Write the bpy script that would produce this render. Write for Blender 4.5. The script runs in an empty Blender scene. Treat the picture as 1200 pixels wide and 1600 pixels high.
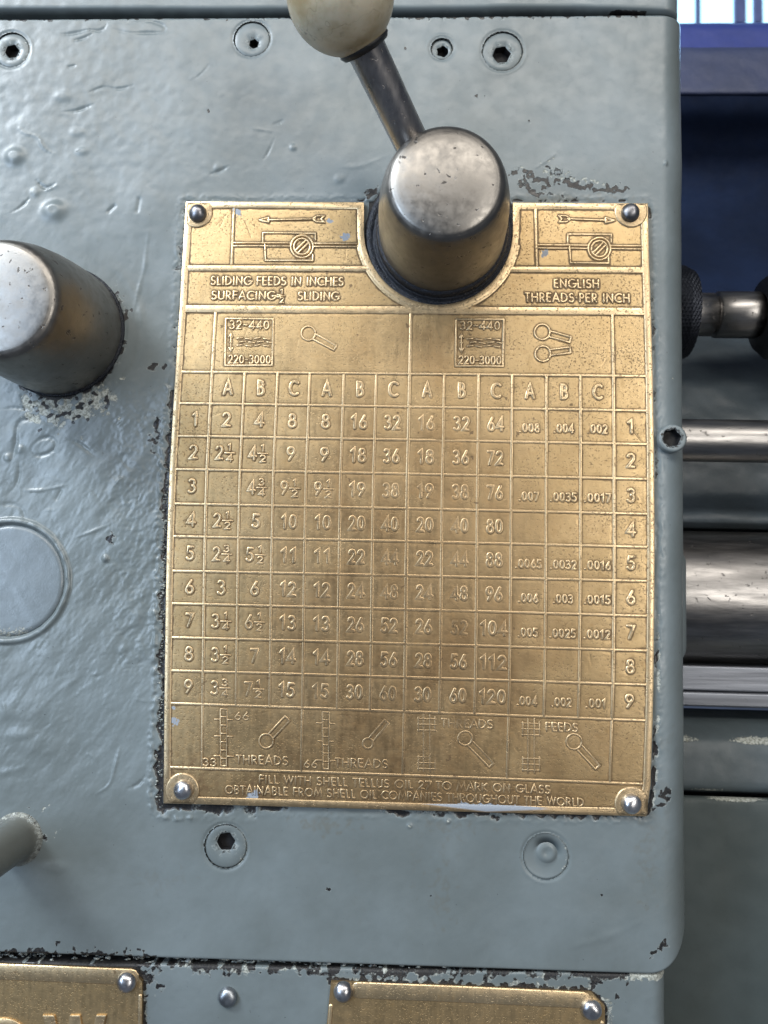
import bpy, bmesh, math, random
import numpy as np
from mathutils import Matrix, Vector

random.seed(7)
rng = np.random.default_rng(11)
S = bpy.context.scene
COL = S.collection
MM = 0.001

# ------------------------------------------------------------------ camera
F_PX = 1250.0
CAM = np.array([2.706, -249.14, -22.686])
A_, B_, C_ = 0.0684143, 0.0412640, 0.0217904


def cam_axes():
    ca, sa = math.cos(A_), math.sin(A_)
    cb, sb = math.cos(B_), math.sin(B_)
    cc, sc = math.cos(C_), math.sin(C_)
    Rx = np.array([[1, 0, 0], [0, ca, -sa], [0, sa, ca]])
    Rz = np.array([[cb, -sb, 0], [sb, cb, 0], [0, 0, 1]])
    M = Rz @ Rx
    rt, fw, up = M @ [1, 0, 0], M @ [0, 1, 0], M @ [0, 0, 1]
    return cc * rt + sc * up, fw, -sc * rt + cc * up


RT, FW, UP = cam_axes()
cd = bpy.data.cameras.new('camera')
cam = bpy.data.objects.new('camera', cd)
COL.objects.link(cam)
cam.matrix_world = Matrix(((RT[0], UP[0], -FW[0], CAM[0] * MM), (RT[1], UP[1], -FW[1], CAM[1] * MM),
                           (RT[2], UP[2], -FW[2], CAM[2] * MM), (0, 0, 0, 1)))
cd.sensor_width = 36.0
cd.lens = 36.0 * F_PX / 1600.0
cd.clip_start = 0.01
cd.clip_end = 20.0
cd.dof.use_dof = True
cd.dof.focus_distance = 0.243
cd.dof.aperture_fstop = 17.0
S.camera = cam

# ------------------------------------------------------------------ light
w = bpy.data.worlds.new('World')
S.world = w
w.use_nodes = True
w.node_tree.nodes['Background'].inputs[0].default_value = (0.62, 0.72, 0.90, 1)
w.node_tree.nodes['Background'].inputs[1].default_value = 0.16


def area(name, loc, target, sx, sy, power, col):
    l = bpy.data.lights.new(name, 'AREA')
    l.shape = 'RECTANGLE'
    l.size, l.size_y, l.energy, l.color = sx, sy, power, col
    o = bpy.data.objects.new(name, l)
    COL.objects.link(o)
    o.location = loc
    o.rotation_euler = (Vector(target) - Vector(loc)).to_track_quat('-Z', 'Y').to_euler()
    return o


area('daylight_above_left', (-0.80, -0.60, 0.75), (0, 0, 0), 0.34, 0.34, 16.0, (0.86, 0.93, 1.0))
area('overhead_fill', (0.05, -0.85, 0.75), (0, 0, 0.03), 1.3, 0.34, 10.0, (1.0, 0.94, 0.86))  # unseen warm light added to brighten the upper part of the brass plate
area('shaft_reflection_fill', (0.62, -1.10, 0.10), (0.05, 0, 0), 0.24, 0.55, 5.0, (1.0, 0.95, 0.88))  # unseen light added for the bright band reflected in the thick shaft
area('left_sheen_fill', (-0.72, -0.78, 0.10), (-0.1, 0, 0), 0.30, 0.60, 6.0, (0.62, 0.78, 1.0))  # unseen blue light added for the sheen on the left paint
S.view_settings.view_transform = 'Standard'
S.view_settings.look = 'None'
S.view_settings.exposure = -0.06
S.view_settings.gamma = 1.0


# ------------------------------------------------------------------ photo measure -> place on a plane h mm in front of the cover
def at(px, py, h=0.0):
    px = np.asarray(px, float)
    py = np.asarray(py, float)
    a = (px - 600) / F_PX
    b = (800 - py) / F_PX
    d = FW[:, None] + RT[:, None] * a.ravel() + UP[:, None] * b.ravel()
    t = (-h - CAM[1]) / d[1]
    P = CAM[:, None] + d * t
    return P[0].reshape(px.shape), P[2].reshape(px.shape)


def W(px, py, h=0.0):
    x, z = at(px, py, h)
    return float(x), float(z)


def to_px(X, Z, h=0.0):
    d = np.stack([X - CAM[0], np.full_like(X, -h - CAM[1]), Z - CAM[2]])
    k = np.tensordot(FW, d, 1)
    return 600 + F_PX * np.tensordot(RT, d, 1) / k, 800 - F_PX * np.tensordot(UP, d, 1) / k


# ------------------------------------------------------------------ rasters in millimetres on the cover plane
RS = 0.2
XA, XB, ZA, ZB = -176.0, 98.0, -196.0, 186.0
NX, NZ = int((XB - XA) / RS) + 1, int((ZB - ZA) / RS) + 1
GX, GZ = np.meshgrid(XA + RS * np.arange(NX), ZA + RS * np.arange(NZ))
PX, PY = to_px(GX, GZ)
_fx = np.fft.rfftfreq(NX, RS)[None, :]
_fz = np.fft.fftfreq(NZ, RS)[:, None]


def band(l0, l1, ang=None, stretch=1.0):
    """noise with wavelengths l0..l1 mm, unit deviation"""
    wn = np.fft.rfft2(rng.standard_normal((NZ, NX)))
    fx, fz = _fx, _fz
    if ang is not None:
        c, s = math.cos(ang), math.sin(ang)
        fx, fz = (c * _fx + s * _fz) * stretch, -s * _fx + c * _fz
    f = np.sqrt(fx ** 2 + fz ** 2) + 1e-9
    g = np.exp(-(f * l0) ** 2) * (1 - np.exp(-(f * l1) ** 2)) / f
    n = np.fft.irfft2(wn * g, (NZ, NX))
    return (n - n.mean()) / n.std()


def gauss(a, sig):
    s = sig / RS
    r = int(3 * s) + 1
    k = np.exp(-0.5 * (np.arange(-r, r + 1) / s) ** 2)
    k /= k.sum()
    out = np.zeros_like(a)
    for i, kk in enumerate(k):
        out += kk * np.roll(a, i - r, 0)
    o2 = np.zeros_like(a)
    for i, kk in enumerate(k):
        o2 += kk * np.roll(out, i - r, 1)
    return o2


def win(x0, x1, z0, z1):
    i0, i1 = max(0, int((x0 - XA) / RS)), min(NX, int((x1 - XA) / RS) + 2)
    j0, j1 = max(0, int((z0 - ZA) / RS)), min(NZ, int((z1 - ZA) / RS) + 2)
    return slice(j0, j1), slice(i0, i1)


def seg_field(arr, pts, rad, fn, mode='max'):
    """apply fn(distance) round a polyline given in mm"""
    for (x0, z0), (x1, z1) in zip(pts[:-1], pts[1:]):
        s = win(min(x0, x1) - rad, max(x0, x1) + rad, min(z0, z1) - rad, max(z0, z1) + rad)
        gx, gz = GX[s], GZ[s]
        if gx.size == 0:
            continue
        dx, dz = x1 - x0, z1 - z0
        L = dx * dx + dz * dz + 1e-9
        t = np.clip(((gx - x0) * dx + (gz - z0) * dz) / L, 0, 1)
        d = np.hypot(gx - x0 - t * dx, gz - z0 - t * dz)
        v = fn(d)
        if mode == 'max':
            arr[s] = np.maximum(arr[s], v)
        elif mode == 'min':
            arr[s] = np.minimum(arr[s], v)
        else:
            arr[s] = np.where(np.abs(v) > np.abs(arr[s]), v, arr[s])


def pxl(pts):
    return [W(a, b) for a, b in pts]


def sm(a, b, x):
    t = np.clip((x - a) / (b - a), 0, 1)
    return t * t * (3 - 2 * t)


def sample(arr, X, Z):
    u = np.clip((X - XA) / RS, 0, NX - 1.001)
    v = np.clip((Z - ZA) / RS, 0, NZ - 1.001)
    i, j = u.astype(int), v.astype(int)
    fu, fv = u - i, v - j
    return (arr[j, i] * (1 - fu) * (1 - fv) + arr[j, i + 1] * fu * (1 - fv) + arr[j + 1, i] * (1 - fu) * fv + arr[j + 1, i + 1] * fu * fv)


# ------------------------------------------------------------------ object helpers
def mesh_obj(name, verts, faces, mat, parent=None, smooth=True, attrs=None):
    """verts in millimetres (x, h, z): h is the height towards the viewer"""
    me = bpy.data.meshes.new(name)
    v = np.asarray(verts, dtype=np.float64).reshape(-1, 3)
    co = np.stack([v[:, 0], -v[:, 1], v[:, 2]], 1) * MM
    if isinstance(faces, np.ndarray):
        n = len(faces)
        me.vertices.add(len(co))
        me.vertices.foreach_set('co', co.ravel())
        me.loops.add(n * 4)
        me.loops.foreach_set('vertex_index', faces.astype(np.int32).ravel())
        me.polygons.add(n)
        me.polygons.foreach_set('loop_start', np.arange(0, n * 4, 4, dtype=np.int32))
        me.update(calc_edges=True)
        me.validate()
    else:
        me.from_pydata([tuple(c) for c in co], [], faces)
        me.update()
    if smooth:
        me.polygons.foreach_set('use_smooth', np.ones(len(me.polygons), dtype=bool))
    if attrs:
        for k, a in attrs.items():
            at_ = me.attributes.new(k, 'FLOAT', 'POINT')
            at_.data.foreach_set('value', np.asarray(a, dtype=np.float32).ravel())
    if mat:
        me.materials.append(mat)
    o = bpy.data.objects.new(name, me)
    COL.objects.link(o)
    if parent:
        o.parent = parent
        o.matrix_parent_inverse = Matrix.Translation(-parent.location)
    return o


def thing(name, label, cat, x=0, h=0, z=0, group=None):
    o = bpy.data.objects.new(name, None)
    COL.objects.link(o)
    o.empty_display_size = 0.01
    o.location = (x * MM, -h * MM, z * MM)
    return tag(o, label, cat, group)


def tag(o, label, cat, group=None):
    o['label'] = label
    o['category'] = cat
    if group:
        o['group'] = group
    return o


def lathe(profile, n=64, wob=0.0, close=False):
    """profile of (radius, height); axis along the height"""
    V, Fc = [], []
    for r, h in profile:
        for k in range(n):
            a = 2 * math.pi * k / n
            V.append([r * math.cos(a), h, r * math.sin(a)])
    for i in range(len(profile) - 1):
        for k in range(n):
            k2 = (k + 1) % n
            Fc.append((i * n + k, (i + 1) * n + k, (i + 1) * n + k2, i * n + k2))
    V.append([0, profile[-1][1], 0])
    c = len(V) - 1
    b = (len(profile) - 1) * n
    for k in range(n):
        Fc.append((b + k, c, b + (k + 1) % n))
    return np.array(V, float), Fc


def orient(V, origin, axis):
    """turn local (x,h,z) with h as the axis onto a world axis, in (x,h,z) space"""
    ax = Vector(axis).normalized()
    q = Vector((0, 1, 0)).rotation_difference(ax)
    M = np.array(q.to_matrix())
    return V @ M.T + np.array(origin)


def merge(parts):
    V, Fc, n = [], [], 0
    for v, f in parts:
        V.append(np.asarray(v, float))
        Fc += [tuple(i + n for i in t) for t in f]
        n += len(v)
    return np.concatenate(V), Fc


def box(x0, x1, h0, h1, z0, z1):
    V = [(x, h, z) for x in (x0, x1) for h in (h0, h1) for z in (z0, z1)]
    Fc = [(0, 1, 3, 2), (4, 6, 7, 5), (0, 4, 5, 1), (2, 3, 7, 6), (0, 2, 6, 4), (1, 5, 7, 3)]
    return np.array(V, float), Fc


def bevel(o, w_mm, seg=3):
    m = o.modifiers.new('bevel', 'BEVEL')
    m.width = w_mm * MM
    m.segments = seg
    m.limit_method = 'ANGLE'
    m.angle_limit = math.radians(35)
    return o


# ------------------------------------------------------------------ materials
class NT:
    def __init__(s, name):
        s.m = bpy.data.materials.new(name)
        s.m.use_nodes = True
        s.n, s.l = s.m.node_tree.nodes, s.m.node_tree.links
        s.b = s.n['Principled BSDF']
        tc = s.n.new('ShaderNodeTexCoord')
        mp = s.n.new('ShaderNodeVectorMath')
        mp.operation = 'SCALE'
        mp.inputs['Scale'].default_value = 1000.0
        s.l.new(tc.outputs['Object'], mp.inputs[0])
        s.co = mp.outputs[0]

    def set(s, inp, v):
        t = s.b.inputs[inp]
        if isinstance(v, bpy.types.NodeSocket):
            s.l.new(v, t)
        else:
            t.default_value = (v + (1,)) if isinstance(v, tuple) and len(v) == 3 else v

    def noise(s, lam, detail=4, rough=0.6, dist=0.0, stretch=None, rot=0.0, kind='noise'):
        v = s.co
        if stretch:
            mp = s.n.new('ShaderNodeMapping')
            mp.inputs['Scale'].default_value = stretch
            mp.inputs['Rotation'].default_value = (0, rot, 0)
            s.l.new(v, mp.inputs[0])
            v = mp.outputs[0]
        if kind == 'noise':
            t = s.n.new('ShaderNodeTexNoise')
            t.inputs['Detail'].default_value = detail
            t.inputs['Roughness'].default_value = rough
            t.inputs['Distortion'].default_value = dist
            out = t.outputs[0]
        else:
            t = s.n.new('ShaderNodeTexVoronoi')
            out = t.outputs['Distance']
        t.inputs['Scale'].default_value = 1.0 / lam
        s.l.new(v, t.inputs['Vector'])
        return out

    def ramp(s, v, a, b, lo=0.0, hi=1.0):
        r = s.n.new('ShaderNodeMapRange')
        r.interpolation_type = 'SMOOTHSTEP'
        for k, x in (('From Min', a), ('From Max', b), ('To Min', lo), ('To Max', hi)):
            r.inputs[k].default_value = x
        s.l.new(v, r.inputs['Value'])
        return r.outputs[0]

    def math(s, op, a, b=0.0, c=0.0):
        t = s.n.new('ShaderNodeMath')
        t.operation = op
        for i, x in enumerate((a, b, c)):
            if isinstance(x, bpy.types.NodeSocket):
                s.l.new(x, t.inputs[i])
            else:
                t.inputs[i].default_value = x
        return t.outputs[0]

    def mix(s, f, a, b):
        t = s.n.new('ShaderNodeMix')
        t.data_type = 'RGBA'
        for i, x in ((0, f), (6, a), (7, b)):
            if isinstance(x, bpy.types.NodeSocket):
                s.l.new(x, t.inputs[i])
            else:
                t.inputs[i].default_value = x if not isinstance(x, tuple) else x + (1,)
        return t.outputs[2]

    def attr(s, name):
        t = s.n.new('ShaderNodeAttribute')
        t.attribute_name = name
        return t.outputs['Fac']

    def bump(s, h, dist_mm, strength=1.0, prev=None):
        t = s.n.new('ShaderNodeBump')
        t.inputs['Distance'].default_value = dist_mm * MM
        t.inputs['Strength'].default_value = strength
        s.l.new(h, t.inputs['Height'])
        if prev is not None:
            s.l.new(prev, t.inputs['Normal'])
        return t.outputs[0]


def paint_mat(name, base=(0.136, 0.164, 0.173), attrs=True, rough=0.29, bump=0.05, var=0.14, dull=False):
    m = NT(name)
    n1 = m.noise(45, 5, 0.6)
    n2 = m.noise(3.0, 5, 0.65)
    dk = tuple(c * (1 - var) * f for c, f in zip(base, (1.0, 0.99, 0.95)))
    lt = tuple(c * (1 + var) for c in base)
    c = m.mix(m.ramp(n1, 0.3, 0.7), dk, lt)
    c = m.mix(m.ramp(n2, 0.5, 0.85, 0, 0.35), c, tuple(x * 0.72 for x in base))
    # dust specks
    sp = m.ramp(m.noise(1.1, 2, 0.5), 0.74, 0.79)
    c = m.mix(m.math('MULTIPLY', sp, 0.75), c, (0.03, 0.032, 0.035))
    r = m.ramp(m.noise(6, 4), 0.3, 0.75, rough, rough + 0.17)
    if attrs:
        nf = m.math('MULTIPLY_ADD', m.noise(0.9, 4, 0.7), 0.9, -0.45)
        ru = m.math('ADD', m.attr('rust'), m.math('MULTIPLY', nf, 0.6))
        c = m.mix(m.ramp(ru, 0.25, 1.3, 0, 0.5), c, (0.105, 0.092, 0.062))
        cr = m.ramp(m.math('ADD', m.attr('cream'), nf), 0.42, 0.58)
        cc = m.mix(m.ramp(m.noise(0.8, 3), 0.4, 0.62), (0.42, 0.44, 0.40), (0.20, 0.21, 0.18))
        c = m.mix(cr, c, cc)
        dkm = m.ramp(m.math('ADD', m.attr('dark'), nf), 0.42, 0.60)
        dc = m.mix(m.ramp(m.noise(0.6, 3), 0.35, 0.7), (0.006, 0.007, 0.009), (0.030, 0.027, 0.024))
        halo = m.ramp(m.math('ADD', m.attr('dark'), nf), 0.30, 0.38, 0, 0.55)
        c = m.mix(m.math('MULTIPLY', halo, m.ramp(m.noise(1.6, 3), 0.42, 0.6)), c, (0.27, 0.30, 0.29))
        c = m.mix(dkm, c, dc)
        r = m.math('ADD', r, m.math('MULTIPLY', cr, 0.3))
    m.set('Base Color', c)
    m.set('Roughness', r)
    m.set('Specular IOR Level', 0.35 if dull else 0.55)
    b = m.bump(m.noise(4.0, 5, 0.55), bump * 0.9)
    b = m.bump(m.noise(0.5, 3, 0.6), bump * 0.16, prev=b)
    if attrs:
        b = m.bump(dkm, -0.12, prev=b)
        b = m.bump(cr, -0.08, prev=b)
    m.set('Normal', b)
    return m.m


def brass_mat(name, raised=False):
    m = NT(name)
    wear = m.attr('wear')
    dirt = m.attr('dirt')
    n1 = m.noise(28, 5, 0.6)
    n2 = m.noise(2.2, 5, 0.7)
    fine = m.noise(0.45, 3, 0.6)
    if raised:
        A, B, Wc = (0.76, 0.59, 0.365), (0.66, 0.505, 0.30), (0.45, 0.325, 0.185)
    else:
        A, B, Wc = (0.58, 0.425, 0.23), (0.50, 0.36, 0.185), (0.41, 0.29, 0.155)
    c = m.mix(m.ramp(n1, 0.32, 0.68), A, B)
    c = m.mix(m.math('MULTIPLY', wear, 0.85), c, Wc)
    c = m.mix(m.ramp(n2, 0.48, 0.8, 0, 0.5), c, (0.30, 0.19, 0.075))
    st = m.math('MULTIPLY', m.attr('brown_tone'), m.ramp(m.noise(9, 5, 0.65, stretch=(1, 1, 0.45)), 0.25, 0.65, 0.62, 1.0))
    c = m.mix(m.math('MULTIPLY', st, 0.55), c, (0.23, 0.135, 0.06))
    unw = m.math('SUBTRACT', 1.0, m.math('MULTIPLY', wear, 0.75))
    # pits full of tarnish
    pit = m.math('MULTIPLY', m.ramp(m.math('ADD', m.noise(0.62, 2, 0.5, 0.3), m.math('MULTIPLY', m.noise(12, 3, 0.6), 0.28)), 0.74, 0.80), unw)
    spot = m.ramp(m.noise(3.4, 3, 0.6), 0.695, 0.73)
    nf = m.math('MULTIPLY_ADD', fine, 0.5, -0.25)
    d = m.ramp(m.math('ADD', m.math('MULTIPLY', dirt, unw), nf), 0.18, 0.80, 0, 0.88)
    tot = m.math('MAXIMUM', d, m.math('MAXIMUM', m.math('MULTIPLY', pit, 0.55), m.math('MULTIPLY', spot, 0.75)))
    c = m.mix(tot, c, (0.085, 0.05, 0.022))
    m.set('Base Color', c)
    # left over grey paint flecks
    fl = m.ramp(m.attr('fleck'), 0.45, 0.55)
    c = m.mix(fl, c, (0.26, 0.29, 0.33))
    m.set('Base Color', c)
    m.set('Metallic', m.math('SUBTRACT', m.ramp(tot, 0, 1, 0.92, 0.35), m.math('MULTIPLY', fl, 0.9)))
    wipe = m.ramp(m.noise(2.6, 3, 0.6, stretch=(2.2, 1, 0.16), rot=0.45), 0.35, 0.65, -0.02, 0.04)
    m.set('Roughness', m.math('ADD', m.ramp(n2, 0.3, 0.8, 0.38 if not raised else 0.33, 0.54 if not raised else 0.5), wipe))
    b = m.bump(m.noise(1.0, 4, 0.65), 0.028 if not raised else 0.03)
    b = m.bump(m.noise(1.0, 3, 0.6, stretch=(0.12, 1, 2.4), rot=0.5), 0.016, prev=b)
    b = m.bump(pit, -0.05, prev=b)
    m.set('Normal', b)
    return m.m


def steel_mat(name, base=(0.50, 0.485, 0.46), rough=0.26, stretch=None, pits=1.0, dark=0.5, bump=0.012, mott=0.5):
    m = NT(name)
    n1 = m.noise(9, 5, 0.65, stretch=stretch)
    c = m.mix(m.ramp(n1, 0.35, 0.7), base, tuple(x * dark for x in base))
    n2 = m.noise(1.2, 4, 0.7, stretch=stretch)
    c = m.mix(m.ramp(n2, 0.5, 0.8, 0, mott), c, tuple(x * 0.45 for x in base))
    sp = m.math('MULTIPLY', m.ramp(m.noise(2.1, 3, 0.6, 0.4), 0.645, 0.70), pits)
    c = m.mix(m.math('MULTIPLY', sp, 0.85), c, (0.03, 0.024, 0.02))
    m.set('Base Color', c)
    m.set('Metallic', m.ramp(sp, 0, 1, 1.0, 0.4))
    m.set('Roughness', m.ramp(m.noise(2.5, 4, 0.6, stretch=stretch), 0.3, 0.75, rough, rough + 0.16))
    b = m.bump(m.noise(0.8, 4, 0.6, stretch=stretch), bump)
    b = m.bump(sp, -0.08, prev=b)
    m.set('Normal', b)
    return m.m


def plain_mat(name, base, rough=0.6, metallic=0.0, lam=4.0, var=0.4, bump=0.1, coat=0.0):
    m = NT(name)
    c = m.mix(m.ramp(m.noise(lam, 5, 0.65), 0.3, 0.7), base, tuple(x * (1 - var) for x in base))
    m.set('Base Color', c)
    m.set('Roughness', m.ramp(m.noise(lam * 0.7, 4), 0.3, 0.7, rough, min(1, rough + 0.15)))
    m.set('Metallic', metallic)
    m.set('Coat Weight', coat)
    m.set('Normal', m.bump(m.noise(lam * 0.3, 5, 0.65), bump))
    return m.m


PAINT = paint_mat('grey_machine_enamel')
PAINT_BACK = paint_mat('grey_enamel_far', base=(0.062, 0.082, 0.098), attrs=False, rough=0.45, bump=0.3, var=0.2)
PAINT_BED = paint_mat('grey_enamel_bed', base=(0.060, 0.076, 0.078), attrs=False, rough=0.5, bump=0.04, var=0.12, dull=True)
PAINT_FRONT = paint_mat('chipped_bed_enamel', base=(0.066, 0.086, 0.096), rough=0.45, bump=0.1, var=0.2)
PAINT_BED2 = paint_mat('dull_bed_enamel', base=(0.056, 0.072, 0.073), rough=0.5, bump=0.04, var=0.12, dull=True)
PAINT_SHADE_GLARE = paint_mat('enamel_shade_glare', base=(0.006, 0.012, 0.032), attrs=False, rough=0.75, bump=0.12, var=0.25, dull=True)  # shade of the recess and blue window glare put into the base colour
PAINT_SHADE_GLARE.node_tree.nodes['Principled BSDF'].inputs['Specular IOR Level'].default_value = 0.12
PAINT_PLUG = paint_mat('blue_grey_enamel', base=(0.138, 0.168, 0.188), rough=0.26, bump=0.14)
BRASS = brass_mat('tarnished_brass')
BRASS_UP = brass_mat('polished_brass_relief', True)
STEEL = steel_mat('worn_steel', base=(0.24, 0.228, 0.21), dark=0.86, rough=0.33, mott=0.2)
STEEL_ROD = steel_mat('handle_steel', base=(0.42, 0.40, 0.39), rough=0.24, stretch=(1, 0.4, 0.4), pits=0.5)
STEEL_RIVET = steel_mat('rivet_steel', base=(0.66, 0.66, 0.68), rough=0.25, pits=0.3)
STEEL_DARK_RIVET = steel_mat('blackened_rivet_steel', base=(0.26, 0.26, 0.275), rough=0.30, pits=0.3)
STEEL_SHAFT = steel_mat('bare_shaft_steel', base=(0.33, 0.32, 0.31), rough=0.30, stretch=(0.15, 1, 1), pits=0.6, bump=0.03)
STEEL_RAIL = steel_mat('ground_rail_steel', base=(0.30, 0.32, 0.36), rough=0.42, stretch=(0.05, 1, 2), pits=0.15)
BLACK = plain_mat('black_oily_metal', (0.012, 0.012, 0.013), 0.35, 0.0, 1.5, 0.5, 0.1)
GREASE = plain_mat('greasy_black_ring', (0.016, 0.02, 0.03), 0.24, 0.3, 1.6, 0.5, 0.35)
HOLE = plain_mat('socket_black', (0.004, 0.004, 0.005), 0.6, 0.0, 1.5, 0.3, 0.05)


def ivory():
    m = NT('yellowed_ivory_plastic')
    c = m.mix(m.ramp(m.noise(16, 4, 0.6), 0.32, 0.66), (0.55, 0.50, 0.38), (0.30, 0.235, 0.13))
    c = m.mix(m.ramp(m.noise(2.5, 5, 0.7), 0.55, 0.8, 0, 0.5), c, (0.10, 0.075, 0.045))
    ck = m.ramp(m.noise(11, 3, 0.5, stretch=(1, 1, 0.25)), 0.497, 0.503)
    ck2 = m.math('MULTIPLY', m.math('MULTIPLY', ck, m.math('SUBTRACT', 1.0, ck)), 2.2)
    c = m.mix(ck2, c, (0.07, 0.055, 0.04))
    m.set('Base Color', c)
    m.set('Roughness', m.ramp(m.noise(3, 4), 0.3, 0.7, 0.26, 0.42))
    m.set('Subsurface Weight', 0.12)
    m.set('Subsurface Scale', 0.003)
    m.set('Normal', m.bump(m.noise(1.2, 4), 0.02))
    return m.m


IVORY = ivory()


def emit_mat(name, col, st):
    m = NT(name)
    m.set('Base Color', (0.5, 0.5, 0.5))
    m.set('Emission Color', col)
    m.set('Emission Strength', st)
    return m.m


# ------------------------------------------------------------------ measurements of the chart plate (photo rows)
# left y, x outer-left, x inner-left, x inner-right, x outer-right, right y
ROWS = np.array([
    (315, 291, 300, 1002, 1012, 318), (325, 290.5, 299, 1002, 1012.5, 328), (413.7, 286, 294, 1003, 1015, 416),
    (424, 285, 293, 1004, 1015.5, 428), (476, 282.5, 290.5, 1005.5, 1017, 481), (489, 281, 290, 1006, 1018, 492.5),
    (581, 275, 284, 1008.3, 1020.5, 587.7), (630, 272, 281, 1009, 1021.5, 641.7), (681, 269, 278, 1010, 1022.5, 694),
    (733, 266, 275, 1010, 1023.3, 748.5), (787, 263.5, 273.3, 1010.3, 1024, 803), (838, 261.5, 272, 1010.5, 1024, 854.7),
    (892, 260, 270.7, 1010.5, 1023.6, 908), (943, 258.8, 270, 1010, 1023, 962.5), (996, 258, 269.5, 1009.5, 1022.5, 1016.8),
    (1048, 257.3, 268.7, 1008.8, 1021.8, 1070), (1099, 256.7, 268, 1007, 1021, 1126), (1199, 256.3, 267, 1003.5, 1018, 1225),
    (1245, 255.5, 266.5, 1001, 1012, 1265), (1256, 255, 266, 1000, 1008, 1276)], float)
FR = [0, .0655, .136, .207, .2765, .350, .420, .492, .5665, .641, .713, .787, .860, .9315, 1.0]


def T(u, vl):
    """u: 0..1 between the inner edges (may go outside), vl: row given as left y"""
    xl = np.interp(vl, ROWS[:, 0], ROWS[:, 2])
    xr = np.interp(vl, ROWS[:, 0], ROWS[:, 3])
    yr = np.interp(vl, ROWS[:, 0], ROWS[:, 5])
    return xl + (xr - xl) * u, vl + (yr - vl) * u


RV = {'title': 489, 'head': 581, 'r1': 630, 'r2': 681, 'r3': 733, 'r4': 787, 'r5': 838, 'r6': 892, 'r7': 943, 'r8': 996, 'r9': 1048, 'end': 1099, 'icons': 1199}
HP = 1.25       # height of the plate's field above the cover
NCX, NCY, NR = 685.0, 360.0, 116.0    # notch


def slope(x, y):
    return 0.004 + (y - 320) / 905.0 * 0.032


def lean(x, y):
    l_ = np.interp(y, [315, 600, 850, 1200], [-0.062, -0.055, -0.035, -0.008])
    r_ = np.interp(y, [315, 600, 850, 1200], [0.02, 0.02, 0.0, -0.028])
    t = (x - 280) / 730.0
    return float(l_ + (r_ - l_) * t)


# ------------------------------------------------------------------ stroke font (single-line capitals and figures)
def arc(cx, cy, rx, ry, a0, a1, n=12):
    return [(cx + rx * math.cos(math.radians(a0 + (a1 - a0) * i / n)), cy + ry * math.sin(math.radians(a0 + (a1 - a0) * i / n))) for i in range(n + 1)]


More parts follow.
